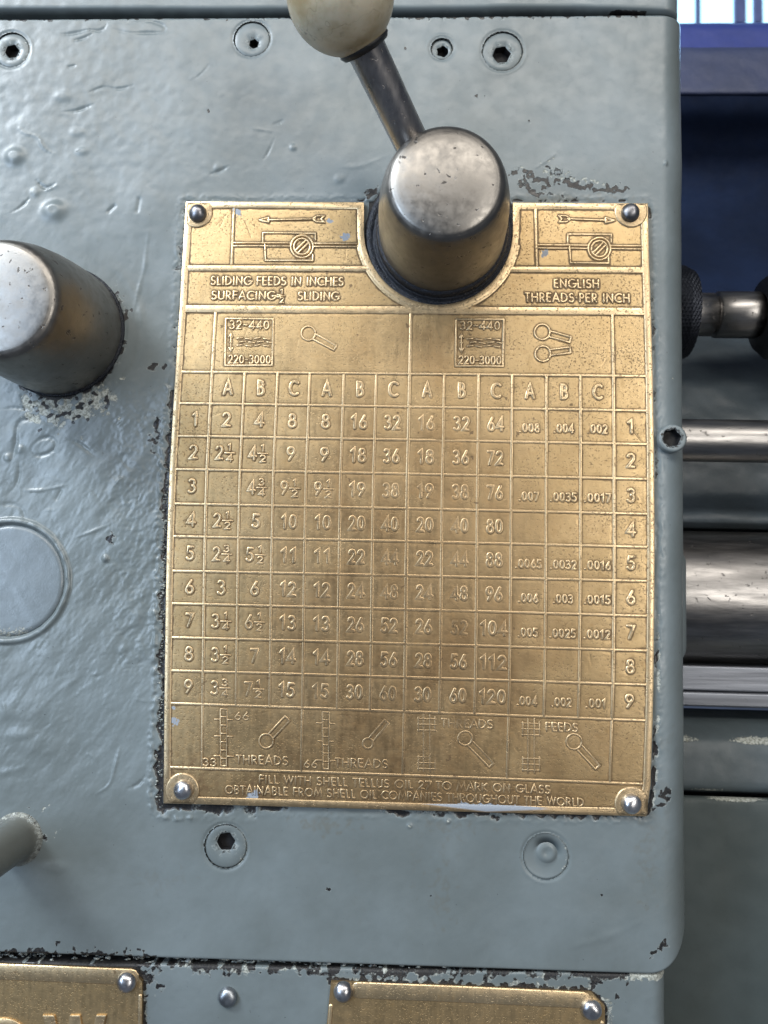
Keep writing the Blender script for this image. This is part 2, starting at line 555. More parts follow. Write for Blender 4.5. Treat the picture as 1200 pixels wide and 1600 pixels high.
G = {
    '0': (.62, [arc(.31, .5, .25, .46, 90, 450, 20)]),
    '1': (.42, [[(.04, .76), (.26, .96), (.26, .0)]]),
    '2': (.60, [arc(.30, .70, .23, .27, 165, -35, 10) + [(.05, .03), (.56, .03)]]),
    '3': (.58, [arc(.27, .74, .21, .23, 150, -80, 10), arc(.27, .27, .25, .26, 85, -150, 12)]),
    '4': (.64, [[(.46, 0), (.46, .97), (.02, .27), (.64, .27)]]),
    '5': (.58, [[(.50, .96), (.16, .96), (.12, .56)] + arc(.26, .31, .25, .29, 118, -150, 12)]),
    '6': (.60, [[(.42, .97), (.12, .46)] + arc(.30, .28, .24, .27, 160, 520, 16)]),
    '7': (.56, [[(.04, .96), (.52, .96), (.18, .0)]]),
    '8': (.60, [arc(.30, .74, .19, .22, 90, 450, 14), arc(.30, .27, .25, .26, 90, 450, 16)]),
    '9': (.60, [[(.18, .03), (.48, .54)] + arc(.30, .70, .24, .27, -20, 340, 16)]),
    '.': (.26, [[(.12, .02), (.14, .06)]]),
    '-': (.40, [[(.05, .45), (.35, .45)]]),
    '~': (.50, [[(.05, .45), (.18, .52), (.32, .42), (.45, .50)]]),
    '=': (.50, [[(.05, .60), (.42, .60)], [(.05, .36), (.42, .36)]]),
    ':': (.26, [[(.12, .44), (.14, .50)]]),
    ' ': (.32, []),
    'A': (.74, [[(.03, 0), (.36, .98), (.70, 0)], [(.14, .32), (.59, .32)]]),
    'B': (.58, [[(.08, 0), (.08, .97)] + [(.22, .97)] + arc(.24, .74, .22, .23, 90, -90, 8) + [(.08, .51)], [(.24, .51)] + arc(.26, .26, .26, .25, 90, -90, 8) + [(.08, .01)]]),
    'C': (.74, [arc(.46, .5, .42, .48, 50, 310, 14)]),
    'D': (.72, [[(.08, .02), (.08, .97), (.22, .97)] + arc(.22, .495, .44, .475, 90, -90, 12) + [(.08, .02)]]),
    'E': (.52, [[(.46, .97), (.08, .97), (.08, .02), (.46, .02)], [(.08, .51), (.42, .51)]]),
    'F': (.50, [[(.46, .97), (.08, .97), (.08, 0)], [(.08, .52), (.42, .52)]]),
    'G': (.84, [arc(.46, .5, .42, .48, 50, 355, 16) + [(.52, .46)]]),
    'H': (.72, [[(.08, 0), (.08, .97)], [(.64, 0), (.64, .97)], [(.08, .51), (.64, .51)]]),
    'I': (.22, [[(.10, 0), (.10, .97)]]),
    'K': (.62, [[(.08, 0), (.08, .97)], [(.54, .97), (.10, .46), (.58, .0)]]),
    'L': (.46, [[(.08, .97), (.08, .02), (.42, .02)]]),
    'M': (.92, [[(.05, 0), (.18, .97), (.46, .2), (.74, .97), (.87, 0)]]),
    'N': (.76, [[(.08, 0), (.08, .97), (.67, .02), (.67, .97)]]),
    'O': (.94, [arc(.47, .49, .42, .48, 90, 450, 20)]),
    'P': (.52, [[(.08, 0), (.08, .97), (.22, .97)] + arc(.22, .71, .25, .26, 90, -90, 8) + [(.08, .45)]]),
    'R': (.58, [[(.08, 0), (.08, .97), (.22, .97)] + arc(.22, .71, .25, .26, 90, -90, 8) + [(.08, .45)], [(.24, .45), (.52, 0)]]),
    'S': (.54, [arc(.27, .73, .20, .24, 40, 250, 10) + arc(.26, .26, .23, .25, 70, -145, 10)]),
    'T': (.54, [[(.02, .97), (.52, .97)], [(.27, .97), (.27, 0)]]),
    'U': (.68, [[(.08, .97), (.08, .30)] + arc(.34, .28, .26, .27, 180, 360, 10) + [(.60, .97)]]),
    'V': (.66, [[(.03, .97), (.33, .02), (.63, .97)]]),
    'W': (1.0, [[(.03, .97), (.27, .03), (.50, .92), (.73, .03), (.97, .97)]]),
    'Y': (.62, [[(.03, .97), (.31, .48), (.59, .97)], [(.31, .48), (.31, 0)]]),
}


def text_strokes(s, cx, cy, h, width=None, gap=0.16, squeeze=1.0):
    """strokes in photo measure, centred at cx, cy"""
    tot = sum(G[c][0] for c in s) * squeeze + gap * (len(s) - 1)
    kx = (width / tot) if width else h
    out = []
    x = -tot / 2
    sl, ln = slope(cx, cy), lean(cx, cy)
    for c in s:
        w_, st = G[c]
        for pl in st:
            pts = []
            for a, b in pl:
                X = (x + a * squeeze) * kx
                Y = (0.49 - b) * h
                pts.append((cx + X + ln * Y, cy + Y + sl * X))
            out.append(pts)
        x += w_ * squeeze + gap
    return out


# ------------------------------------------------------------------ relief strokes on a plate
ALL_STROKES = []      # (world polyline, half width) for the dirt raster
_kh = [0]


def sweep(pts, hw, H, base, profile=None, closed=False, worn=False):
    """ridge along pts (mm, in the plate plane) -> verts, faces"""
    P = np.array(pts, float)
    keep = [0]
    for i in range(1, len(P)):
        if np.hypot(*(P[i] - P[keep[-1]])) > 1e-3:
            keep.append(i)
    P = P[keep]
    if closed and np.hypot(*(P[0] - P[-1])) < 1e-3:
        P = P[:-1]
    n = len(P)
    if n < 2:
        return None
    prof = profile or [(-1.15, -0.12), (-.86, .74), (-.5, .98), (.5, 1.0), (.86, .74), (1.15, -0.12)]
    m = len(prof)
    if closed:
        d0 = P - np.roll(P, 1, 0)
        d1 = np.roll(P, -1, 0) - P
    else:
        d = np.diff(P, axis=0)
        d0 = np.vstack([d[:1], d])
        d1 = np.vstack([d, d[-1:]])
    d0 /= np.linalg.norm(d0, axis=1)[:, None]
    d1 /= np.linalg.norm(d1, axis=1)[:, None]
    t = d0 + d1
    L = np.linalg.norm(t, axis=1)
    t = np.where(L[:, None] < 0.3, d0, t / np.maximum(L, 1e-6)[:, None])
    nrm = np.stack([-t[:, 1], t[:, 0]], 1)
    cosv = np.clip((nrm * np.stack([-d0[:, 1], d0[:, 0]], 1)).sum(1), 0.45, 1)
    V = []
    rings = []
    HS = 1 - .80 * sample(WEAR, P[:, 0], P[:, 1]) if worn else np.ones(n)

    def ring(p, nn, s, hs):
        i0 = len(V)
        for a, b in prof:
            V.append((p[0] + nn[0] * a * hw * s, base + b * H * hs if b > 0 else base + b * H, p[1] + nn[1] * a * hw * s))
        rings.append(i0)

    if not closed:
        ring(P[0] - t[0] * hw * 0.95, nrm[0], 0.35, 0.0)
        ring(P[0] - t[0] * hw * 0.55, nrm[0], 0.85, 0.8 * HS[0])
    for i in range(n):
        ring(P[i], nrm[i] / cosv[i], 1, HS[i])
    if not closed:
        ring(P[-1] + t[-1] * hw * 0.55, nrm[-1], 0.85, 0.8 * HS[-1])
        ring(P[-1] + t[-1] * hw * 0.95, nrm[-1], 0.35, 0.0)
    Fc = []
    R_ = rings + ([rings[0]] if closed else [])
    for a, b in zip(R_[:-1], R_[1:]):
        for k in range(m - 1):
            Fc.append((a + k, b + k, b + k + 1, a + k + 1))
    return V, Fc


def wv(V):
    V = np.asarray(V, float).reshape(-1, 3)
    return {'brown_tone': .8 * sample(BROWN_TONE, V[:, 0], V[:, 2]), 'wear': sample(WEAR, V[:, 0], V[:, 2]), 'dirt': np.zeros(len(V)), 'fleck': sample(FLECK, V[:, 0], V[:, 2])}


PENDING = []     # relief objects wait for the wear raster


def relief(name, strokes, hw_px, H, parent, base=HP, mat=None, closed=False, profile=None, dirty=1.0, dense=True):
    parts = []
    for pl in strokes:
        wp = [W(a, b, base) for a, b in pl]
        if dense and len(wp) == 2:
            n = max(2, int(math.hypot(wp[1][0] - wp[0][0], wp[1][1] - wp[0][1]) / 4) + 1)
            wp = [(wp[0][0] + (wp[1][0] - wp[0][0]) * i / (n - 1), wp[0][1] + (wp[1][1] - wp[0][1]) * i / (n - 1)) for i in range(n)]
        ALL_STROKES.append((wp, hw_px * 0.2, dirty))
        _kh[0] = (_kh[0] + 1) % 7
        r = sweep(wp, hw_px * 0.2, H + 0.006 * _kh[0], base, profile, closed, True)
        if r:
            parts.append(r)
    PENDING.append((name, parts, parent, mat))


# wear: where hands polished the plate smooth
WEAR = np.zeros((NZ, NX))
for (cx, cy, rx, ry, k) in ((640, 960, 230, 330, 1.0), (560, 540, 130, 70, .55), (700, 640, 120, 60, .5), (480, 1080, 170, 90, .7), (820, 1150, 170, 90, .55)):
    WEAR = np.maximum(WEAR, k * np.exp(-(((PX - cx) / rx) ** 2 + ((PY - cy) / ry) ** 2) ** 1.3 * 0.8))
for (cx, cy, rx, ry, k) in ((590, 1160, 60, 50, 1), (690, 1235, 110, 26, 1.0), (440, 1180, 60, 30, .6), (640, 900, 150, 250, 1)):
    WEAR = np.maximum(WEAR, k * np.exp(-(((PX - cx) / rx) ** 2 + ((PY - cy) / ry) ** 2)))
WEAR = np.clip(WEAR * (1.12 + .16 * band(6, 25)), 0, 1)
BROWN_TONE = np.zeros((NZ, NX))  # browner below the hub and over the plate's lower centre
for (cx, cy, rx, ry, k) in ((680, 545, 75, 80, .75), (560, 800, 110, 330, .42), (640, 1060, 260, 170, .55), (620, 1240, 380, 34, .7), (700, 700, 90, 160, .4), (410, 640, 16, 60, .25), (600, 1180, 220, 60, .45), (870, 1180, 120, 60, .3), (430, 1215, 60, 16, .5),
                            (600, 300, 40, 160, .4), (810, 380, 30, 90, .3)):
    BROWN_TONE = np.maximum(BROWN_TONE, k * np.exp(-(((PX - cx) / rx) ** 2 + ((PY - cy) / ry) ** 2)))
BROWN_TONE = BROWN_TONE + .34 * sm(560, 760, PY) * np.exp(-((PX - 640) / 330.0) ** 4) + .12 * sm(1080, 1200, PY)
BROWN_TONE = np.clip(BROWN_TONE * (1.12 + .22 * band(6, 40) + .10 * band(1.5, 12, ang=1.4, stretch=.3)), 0, 1.2)
FLECK = np.zeros((NZ, NX))
for cx, cy, r in ((539, 370, 7), (516, 345, 4), (371, 331, 6), (851, 397, 5), (854, 391, 4), (273, 1126, 6), (271, 1105, 3), (392, 1243, 6), (398, 1242, 6), (280, 553, 4), (281, 560, 4)):
    x, z = W(cx, cy, HP)
    s = win(x - 4, x + 4, z - 4, z + 4)
    FLECK[s] = np.maximum(FLECK[s], np.exp(-((GX[s] - x) ** 2 + (GZ[s] - z) ** 2) / (r * .2) ** 2 * 0.7))
s_ = [W(a, b, HP) for a, b in ((720, 1259), (800, 1264), (870, 1269), (930, 1272))]
seg_field(FLECK, s_, 2, lambda d: 1 - d / 1.7)
FLECK += (band(0.5, 3) * 0.22) * (FLECK > 0.15)

# =================================================================== THE COVER (painted surface)
X_EDGE, _ = W(1064, 700, -9)
XL = -172.0
_, Z_TOP = W(500, 26)
_, Z_BOT = W(300, 1497)
R_SIDE = 9.0
R_CORN = 13.0

SCREWS = [  # centre, bore radius px, hexagon centre, hexagon radius px, turn, kind
    ((17, 77), 30, (17, 78), 12.5, 10, 'hex', 'recessed hex screw at the far left under the top seam, its rim chipped bright'),
    ((393, 60), 30, (396, 66), 8.5, 20, 'hex', 'sunken screw with a small off-centre hole, left of the ivory ball'),
    ((690, 75), 18, (692, 77), 10, 35, 'hex', 'smallest screw with a ragged hole, right of the lever arm'),
    ((785, 79), 33, (784, 83), 15, 8, 'hex', 'large recessed hex screw at top right, above the steel lever hub'),
    ((352, 1323), 33, (352, 1316), 14.5, 5, 'hex', 'recessed hex screw below the chart plate, near its lower left rivet'),
    ((853, 1338), 34, (855, 1333), 15, 0, 'dome', 'screw filled over with grey paint, below the right half of the chart'),
]

H = 0.11 * band(18, 90) + 0.008 * band(2.5, 9)
LEFT = sm(300, 180, PX) * sm(560, 700, PY) * sm(1330, 1150, PY)
NEARPL = np.exp(-((PX - 215) / 50.0) ** 2) * sm(560, 660, PY) * sm(1120, 1000, PY)
TOPL = sm(520, 200, PX) * sm(420, 250, PY) * 0.55
rough_ = np.clip(LEFT * 0.55 + NEARPL + 0.12, 0, 1.2)
diag = band(1.6, 9, ang=math.radians(-35), stretch=0.4)
H += 0.028 * rough_ * diag + 0.05 * NEARPL * band(1.2, 5) + 0.05 * TOPL * band(3, 12)
H += 0.11 * np.clip(rough_ - .10, 0.05, 1) * band(11, 38, ang=math.radians(-38), stretch=0.4) + .035 * np.clip(rough_ - .10, 0.0, 1) * band(4, 14)
wr = np.abs(band(3.5, 14))
H += -0.07 * rough_ * np.exp(-(wr / 0.10) ** 2)
HX = np.zeros_like(H)
DARK = np.zeros_like(H)
CREAM = np.zeros_like(H)
RUST = np.zeros_like(H)


def bump_at(px, py, r, hgt, asp=1.0):
    x, z = W(px, py)
    rr = r * 0.2
    s = win(x - 3 * rr, x + 3 * rr, z - 3 * rr, z + 3 * rr)
    d2 = ((GX[s] - x) / asp) ** 2 + (GZ[s] - z) ** 2
    H[s] += hgt * np.clip(1.25 * np.exp(-(d2 / rr ** 2) ** 1.5), 0, 1.1)


for a in ((23, 244, 13, .8, 1.2), (85, 329, 15, .9, 1.2), (165, 873, 5, .6, 1), (458, 230, 5, .25, 1), (55, 300, 7, .25, 1), (98, 150, 9, .2, 1.5), (120, 206, 7, .2, 1.6), (128, 236, 6, .25, 1.5),
          (12, 715, 6, .4, 1), (30, 702, 7, .3, 1), (530, 280, 7, .2, 1), (340, 262, 6, .2, 1), (215, 965, 14, .28, .7), (240, 960, 9, .3, .7), (192, 1015, 8, .2, .8), (70, 1165, 18, .22, 2), (30, 1105, 20, .22, 2),
          (85, 1355, 9, .2, 2), (640, 1290, 4, .3, 1), (700, 1283, 4, .3, 1), (1040, 255, 4, .4, .6)):
    bump_at(*a[:4], asp=a[4])


def ridge(pts, w_px, hgt):
    p = pxl(pts)
    w_ = w_px * 0.2
    # resample to a wandering line that thins out at both ends
    q = [p[0]]
    for (a, b), (c, d) in zip(p[:-1], p[1:]):
        m_ = max(1, int(math.hypot(c - a, d - b) / 1.3))
        for i in range(1, m_ + 1):
            q.append((a + (c - a) * i / m_ + random.gauss(0, .12), b + (d - b) * i / m_ + random.gauss(0, .12)))
    for _ in range(2):
        q = [q[0]] + [((q[i - 1][0] + 2 * q[i][0] + q[i + 1][0]) / 4, (q[i - 1][1] + 2 * q[i][1] + q[i + 1][1]) / 4) for i in range(1, len(q) - 1)] + [q[-1]]
    n = len(q) - 1
    ph = random.uniform(0, 6)
    for i in range(n):
        t = (i + .5) / n
        kk = (min(1, 4 * t * (1 - t) + .12)) * (.72 + .28 * math.sin(i * .9 + ph))
        ww = w_ * (.45 + .6 * kk)
        seg_field(HX, q[i:i + 2], ww * 2.5, lambda d: hgt * kk * 1.15 * np.exp(-(d / ww) ** 2), 'abs')


for pts, w_, hh in [
    ([(95, 175), (120, 173), (146, 163)], 2.2, -.30), ([(140, 144), (152, 139), (166, 134), (175, 139), (190, 139), (207, 133)], 2.2, -.28),
    ([(78, 47), (95, 54), (115, 52), (140, 46), (158, 49), (170, 38), (165, 33)], 2.4, -.28), ([(176, 45), (200, 52), (258, 52), (262, 42), (235, 33), (200, 36)], 2.4, -.22),
    ([(116, 63), (135, 58), (148, 50)], 2, -.3), ([(30, 200), (33, 208), (62, 213), (66, 232), (84, 240)], 3, .25), ([(305, 123), (316, 115), (326, 102)], 1.8, -.28),
    ([(412, 248), (420, 236), (428, 216)], 1.8, -.2), ([(428, 194), (440, 188)], 3, -.25), ([(57, 282), (70, 296), (87, 287)], 2.5, -.4), ([(60, 284), (72, 298), (88, 290)], 3.5, .2), ([(18, 332), (35, 322), (45, 310)], 2.0, -.3),
    ([(170, 330), (178, 322)], 2.5, -.35), ([(215, 330), (218, 312)], 3, -.3), ([(330, 272), (345, 266), (357, 260)], 2.5, -.3), ([(107, 105), (115, 103)], 2, -.3),
    ([(16, 728), (24, 700), (26, 668), (34, 654), (62, 655), (84, 664), (100, 668)], 4, -.42), ([(48, 700), (58, 688), (76, 681), (90, 688), (88, 700), (70, 712), (50, 712), (48, 700)], 3.2, -.38),
    ([(104, 684), (122, 692), (150, 714)], 3.2, -.38), ([(32, 766), (60, 767), (104, 758)], 2.6, .30), ([(10, 775), (24, 760), (30, 740), (30, 722)], 3.5, -.34), ([(88, 780), (94, 768)], 2.4, -.3),
    ([(0, 790), (14, 786), (34, 792), (40, 812)], 4, -.30), ([(115, 842), (140, 832), (180, 815)], 2.2, .28), ([(178, 760), (192, 742), (190, 760)], 2.4, .25),
    ([(150, 1240), (172, 1228), (182, 1190), (188, 1165)], 2.4, .30), ([(200, 1232), (218, 1226), (226, 1214)], 2.4, -.35), ([(60, 1010), (75, 990)], 3, .25), ([(0, 640), (22, 636), (64, 640)], 2.4, -.3),
    ([(600, 245), (560, 262), (530, 262)], 4, .12), ([(205, 500), (225, 420), (232, 360)], 3, .14), ([(213, 560), (222, 470)], 6, .15), ([(838, 262), (858, 250), (866, 240)], 2.5, .25),
    ([(560, 445), (565, 455)], 2, .1), ([(60, 1110), (90, 1080), (130, 1055)], 4, .12), ([(120, 1180), (190, 1110)], 4, .1), ([(395, 200), (425, 205)], 3, .1),
    ([(890, 1480), (970, 1455), (1000, 1440)], 6, .12), ([(0, 1150), (55, 1146)], 8, .25), ([(0, 1208), (38, 1200)], 6, .25)]:
    ridge(pts, w_, hh)
for k in range(52):
    if k < 45:
        x, y = random.uniform(-150, 245), random.uniform(640, 1240)
        a = math.radians(random.gauss(-38, 28))
    else:
        x, y = random.uniform(-150, 560), random.uniform(40, 640)
        a = random.uniform(-1.4, 1.4)
    n, L = 5, random.uniform(8, 34)
    pts = [(x, y)]
    for i in range(n):
        a += random.gauss(0, .35)
        pts.append((pts[-1][0] + math.cos(a) * L / n, pts[-1][1] + math.sin(a) * L / n))
    ridge(pts, random.uniform(1.4, 3.2), random.choice((-1, 1, 1)) * random.uniform(.05, .2) * (1 if k < 45 else .5))
H += HX

# plug ring at the left
rx, rz = W(14, 907)
D = np.hypot(GX - rx, GZ - rz)
R0 = 19.0
H += 0.75 * np.exp(-((D - R0) / 0.95) ** 4) * (1.05 + 0.15 * band(4, 12))
H -= 0.4 * sm(R0 - 0.3, R0 - 1.6, D)
H = np.where(D < R0 - 1.2, H * 0.55 - 0.4 + 0.05 * diag, H)
plug_in = sm(R0 - .6, R0 - 1.6, D)
CREAM = np.maximum(CREAM, .62 * np.exp(-((D - R0 + 2.2) / 1.5) ** 2) * sm(.72, .95, -(GZ - rz) / np.maximum(D, 1)))  # highlight low inside the ring painted in as cream

# screw bores
nE0 = band(2, 9)
BORES = []
for (c, rpx, hc, hr, turn, kind, lab) in SCREWS:
    x, z = W(*c)
    r = rpx * 0.2
    D = np.hypot(GX - x, GZ - z)
    ang = np.arctan2(GZ - z, GX - x)
    H = np.where(D < r + 1.5, H * 0.4, H)
    H -= 0.30 * np.exp(-((D - r - 0.15) / 0.5) ** 2)
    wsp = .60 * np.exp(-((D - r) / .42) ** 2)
    DARK = np.maximum(DARK, wsp * (0.30 + .75 * np.clip(np.sin(ang - .15 + .6 * nE0), 0, 1)) * (0 if kind == 'dome' else 1))  # shade along the bore's upper arc painted in as dark
    CREAM = np.maximum(CREAM, .50 * np.exp(-((D - r) / .45) ** 2) * sm(-.2, .9, np.cos(ang + .25)))  # highlight on the rim's right side painted in as cream
    BORES.append((x, z, r))

# hub seats: chipped paint round the two levers
H1x, H1z = W(697, 280, 38)
H2x, H2z = W(-3, 466, 35)
for (x, z, r, low) in ((H1x, H1z, 24.0, 0), (H2x + 1.4, H2z + 1.2, 21.4, 1)):
    D = np.hypot(GX - x, GZ - z)
    ang = np.degrees(np.arctan2(GZ - z, GX - x))
    H = np.where(D < r + 1, np.minimum(H, 0.0), H)
    nb = band(2.5, 8)
    if low:
        lo = np.exp(-((ang + 82) / 38.0) ** 4)
        DARK = np.maximum(DARK, (.85 - np.abs(D - r - .2) * .42) * np.clip(.75 + .3 * nb, 0, 1) * np.clip(sm(70, 20, ang) * sm(-150, -120, ang), 0, 1))
        CREAM = np.maximum(CREAM, lo * (.86 - np.abs(D - r - 3.9) * .10 + .24 * nb))
        DARK = np.maximum(DARK, lo * (.36 - np.abs(D - r - 3.8) * .12 + .42 * band(1.6, 5)))
        H -= .35 * lo * sm(7, 3, D - r) * (nb > -.3)
        H += .25 * np.exp(-((D - r - 5.8) / 1.2) ** 2) * sm(-130, -60, ang) * sm(60, 0, ang)
    else:
        DARK = np.maximum(DARK, .9 * sm(1.6, 0, D - r) * (1 + .2 * nb))


WP1, WP2 = band(1.5, 7), band(1.5, 7)


def blot(arr, px, py, rx, ry, k, rot=0.0):
    x, z = W(px, py)
    c, s_ = math.cos(rot), math.sin(rot)
    dx, dz = (GX - x), (GZ - z)
    u, v = (c * dx + s_ * dz) / (rx * .2) + .42 * WP1, (-s_ * dx + c * dz) / (ry * .2) + .42 * WP2
    np.maximum(arr, k * np.exp(-(u * u + v * v)), out=arr)


for b in ((846, 282, 34, 8, 1.0, -.5), (905, 290, 40, 7, .98, -.25), (955, 296, 26, 6, .95, -.05), (830, 300, 26, 6, .98, -.6), (800, 270, 10, 5, .9, .5), (172, 841, 6, 9, 1.2, -.4), (246, 573, 16, 5, .95, .1), (168, 628, 6, 9, .9, 0), (198, 491, 6, 6, 1.1, 0), (183, 455, 7, 12, .75, .6), (187, 545, 4, 11, .9, -.2), (145, 428, 10, 6, .7, 0),
          (820, 285, 22, 10, .62, -.5), (850, 303, 26, 5, .70, -.2), (868, 268, 22, 9, .58, -.3), (920, 292, 30, 9, .58, -.2), (950, 298, 24, 6, .55, 0), (897, 282, 18, 5, .6, -.3), (615, 288, 10, 6, .8, .5), (580, 300, 12, 8, .95, .2),
          (1038, 1245, 9, 16, .95, -.5), (1020, 1262, 16, 5, .62, 0), (1040, 1235, 5, 6, .9, 0), (62, 1310, 7, 9, 1.1, .6), (40, 1262, 14, 8, .5, .4), (1030, 1480, 16, 6, .8, .8), (690, 25, 190, 6, .62, 0),
          (458, 1190, 3, 3, 0, 0), (517, 1391, 3, 3, 1.1, 0), (672, 1400, 3, 3, .7, 0), (940, 1400, 3, 3, 1.0, 0), (30, 75, 3, 3, 0, 0), (356, 32, 3, 3, 1, 0), (633, 73, 3, 3, 1, 0), (327, 173, 3, 3, 1, 0),
          (513, 1389, 4, 4, .7, 0), (743, 151, 4, 4, .8, 0), (757, 152, 2, 4, .7, 0), (828, 190, 3, 3, .8, 0), (246, 664, 6, 20, 1.0, .1), (238, 690, 9, 14, .7, 0), (440, 192, 9, 4, .55, .6), (124, 236, 7, 4, .5, .6)):
    blot(DARK, *b)
for b in ((872, 276, 30, 5, .66, -.35), (930, 284, 28, 4, .62, -.3), (812, 262, 10, 4, .7, -.4), (862, 250, 10, 2, .7, .6), (870, 272, 28, 8, .55, -.4), (905, 280, 30, 7, .50, -.35), (812, 262, 9, 4, .62, -.4), (845, 255, 7, 3, .6, -.8), (930, 290, 34, 8, .42, -.2), (1000, 1262, 6, 4, .6, 0), (163, 640, 9, 14, .8, 0), (1012, 1235, 8, 16, .55, 0), (700, 1283, 4, 2, .8, 0), (640, 1290, 4, 2, .7, 0),
          (855, 22, 200, 5, .52, 0), (218, 1478, 12, 6, .35, 0), (170, 622, 5, 10, .7, 0), (192, 592, 8, 4, .6, .5), (70, 1262, 14, 4, .55, .5), (85, 1308, 5, 12, .45, -.5), (1052, 590, 3, 3, .6, 0)):
    blot(CREAM, *b)
for b in ((690, 1390, 20, 60, .75, 0), (500, 1290, 60, 14, .9, 0), (700, 1292, 50, 14, .8, 0), (650, 1330, 10, 70, .55, 0), (720, 1310, 9, 60, .5, 0), (560, 1370, 14, 80, .45, 0), (240, 1375, 60, 20, .6, 0), (1010, 1330, 16, 80, .75, 0), (1030, 1230, 20, 120, .6, 0),
          (350, 1300, 40, 20, .5, 0), (850, 265, 60, 30, .45, 0), (100, 330, 100, 60, .3, 0), (150, 640, 60, 30, .4, 0), (870, 312, 90, 8, .9, 0)):
    blot(RUST, *b)

# dirt and broken paint along the chart plate's edge
OUT_PX = []
for r in ROWS:
    OUT_PX.append((r[1], r[0]))
left_side = OUT_PX[:]
right_side = [(r[4], r[5]) for r in ROWS]
arc_n = [(NCX + NR * math.cos(a), NCY + NR * math.sin(a)) for a in np.linspace(math.pi, 0, 33)]
outline = [left_side[0], (430, 315.6), (NCX - NR, 316.2)] + arc_n + [(NCX + NR, 316.8), (900, 317.2)] + right_side + [(760, 1270), (500, 1263)] + left_side[::-1]
ow = [W(a, b) for a, b in outline]
DP = np.full_like(H, 99.0)
for k in range(len(ow) - 1):
    seg_field(DP, [ow[k], ow[k + 1]], 8, lambda d: d, 'min')
inside = (PX > np.interp(PY, ROWS[:, 0], ROWS[:, 1])) & (PX < np.interp(PY, ROWS[:, 5], ROWS[:, 4])) & (PY > 315) & (PY < 1256 + (PX - 255) * .0266)
out = ~inside
nE = band(1.2, 6)
nE2 = band(3, 16)
wl = 1.15 + .9 * sm(600, 660, PY) * (PX < 400) + 1.0 * sm(1080, 1160, PY) * (PX < 400) - .5 * (PY < 320) * (PX < 780) - .3 * (PX > 900)
k_ = sm(0.45, -0.45, DP - np.maximum(.75 * wl + .55 * nE2 + .35 * nE, .05)) * out
weak = np.where((PX > 900) & (PY < 1150) & (PY > 340), .30 + .20 * band(8, 40), 1.0)
weak = np.where((PX > 300) & (PX < 1000) & (PY > 1200), .62 + .25 * band(8, 40), weak)
weak = np.where((PY < 330) & (PX < 560), .35, weak)
weak = np.where((PX < 300) & (PY < 610), .5, weak)
weak = np.clip(weak, 0, 1.05)
DARK = np.maximum(DARK, k_ * weak)
H -= .45 * k_ * weak
ridge_ = np.exp(-((DP - wl - 1.0) / .9) ** 2) * out
H += ridge_ * (.20 + .14 * nE) * np.where((PX < 300) & (PY > 600), 1.2, .35)
CREAM = np.maximum(CREAM, out * np.exp(-((DP - 1.2) / 1.0) ** 2) * np.where((PY > 960) & (PX > 1000), .48, .0) * (1 + .3 * nE2))
CREAM = np.maximum(CREAM, out * np.exp(-((DP - 1.6) / .7) ** 2) * np.where((PY > 620) & (PX < 300), .34, .0) * (1 + .5 * nE2))
DARK = np.where(inside & (DP > 1.5), .8, DARK)
CREAM = np.where(inside & (DP > 1.0), 0, CREAM)
H = np.where(inside, np.minimum(H, 0.0), H)

# edges of the seams: dark lips
zt = PY - (27 + 0 * PX)
ztop_line = np.interp(PX, [0, 500, 900, 1000, 1060], [29, 26, 22, 22, 26])
DARK = np.maximum(DARK, .8 * sm(5, 0, PY - ztop_line + 2.5 * nE) * (PY > ztop_line - 6) * np.where(PX < 560, .8, 1.0) * (PX < 1010))
zbot_line = np.interp(PX, [0, 250, 500, 1000], [1487, 1494, 1503, 1523])
DARK = np.maximum(DARK, .9 * sm(9, 0, zbot_line - PY + 5 * nE + 3 * nE2) * (zbot_line - PY > -8) * np.where(PX < 245, .72, .25))

ATT = dict(dark=DARK, cream=CREAM, rust=RUST)


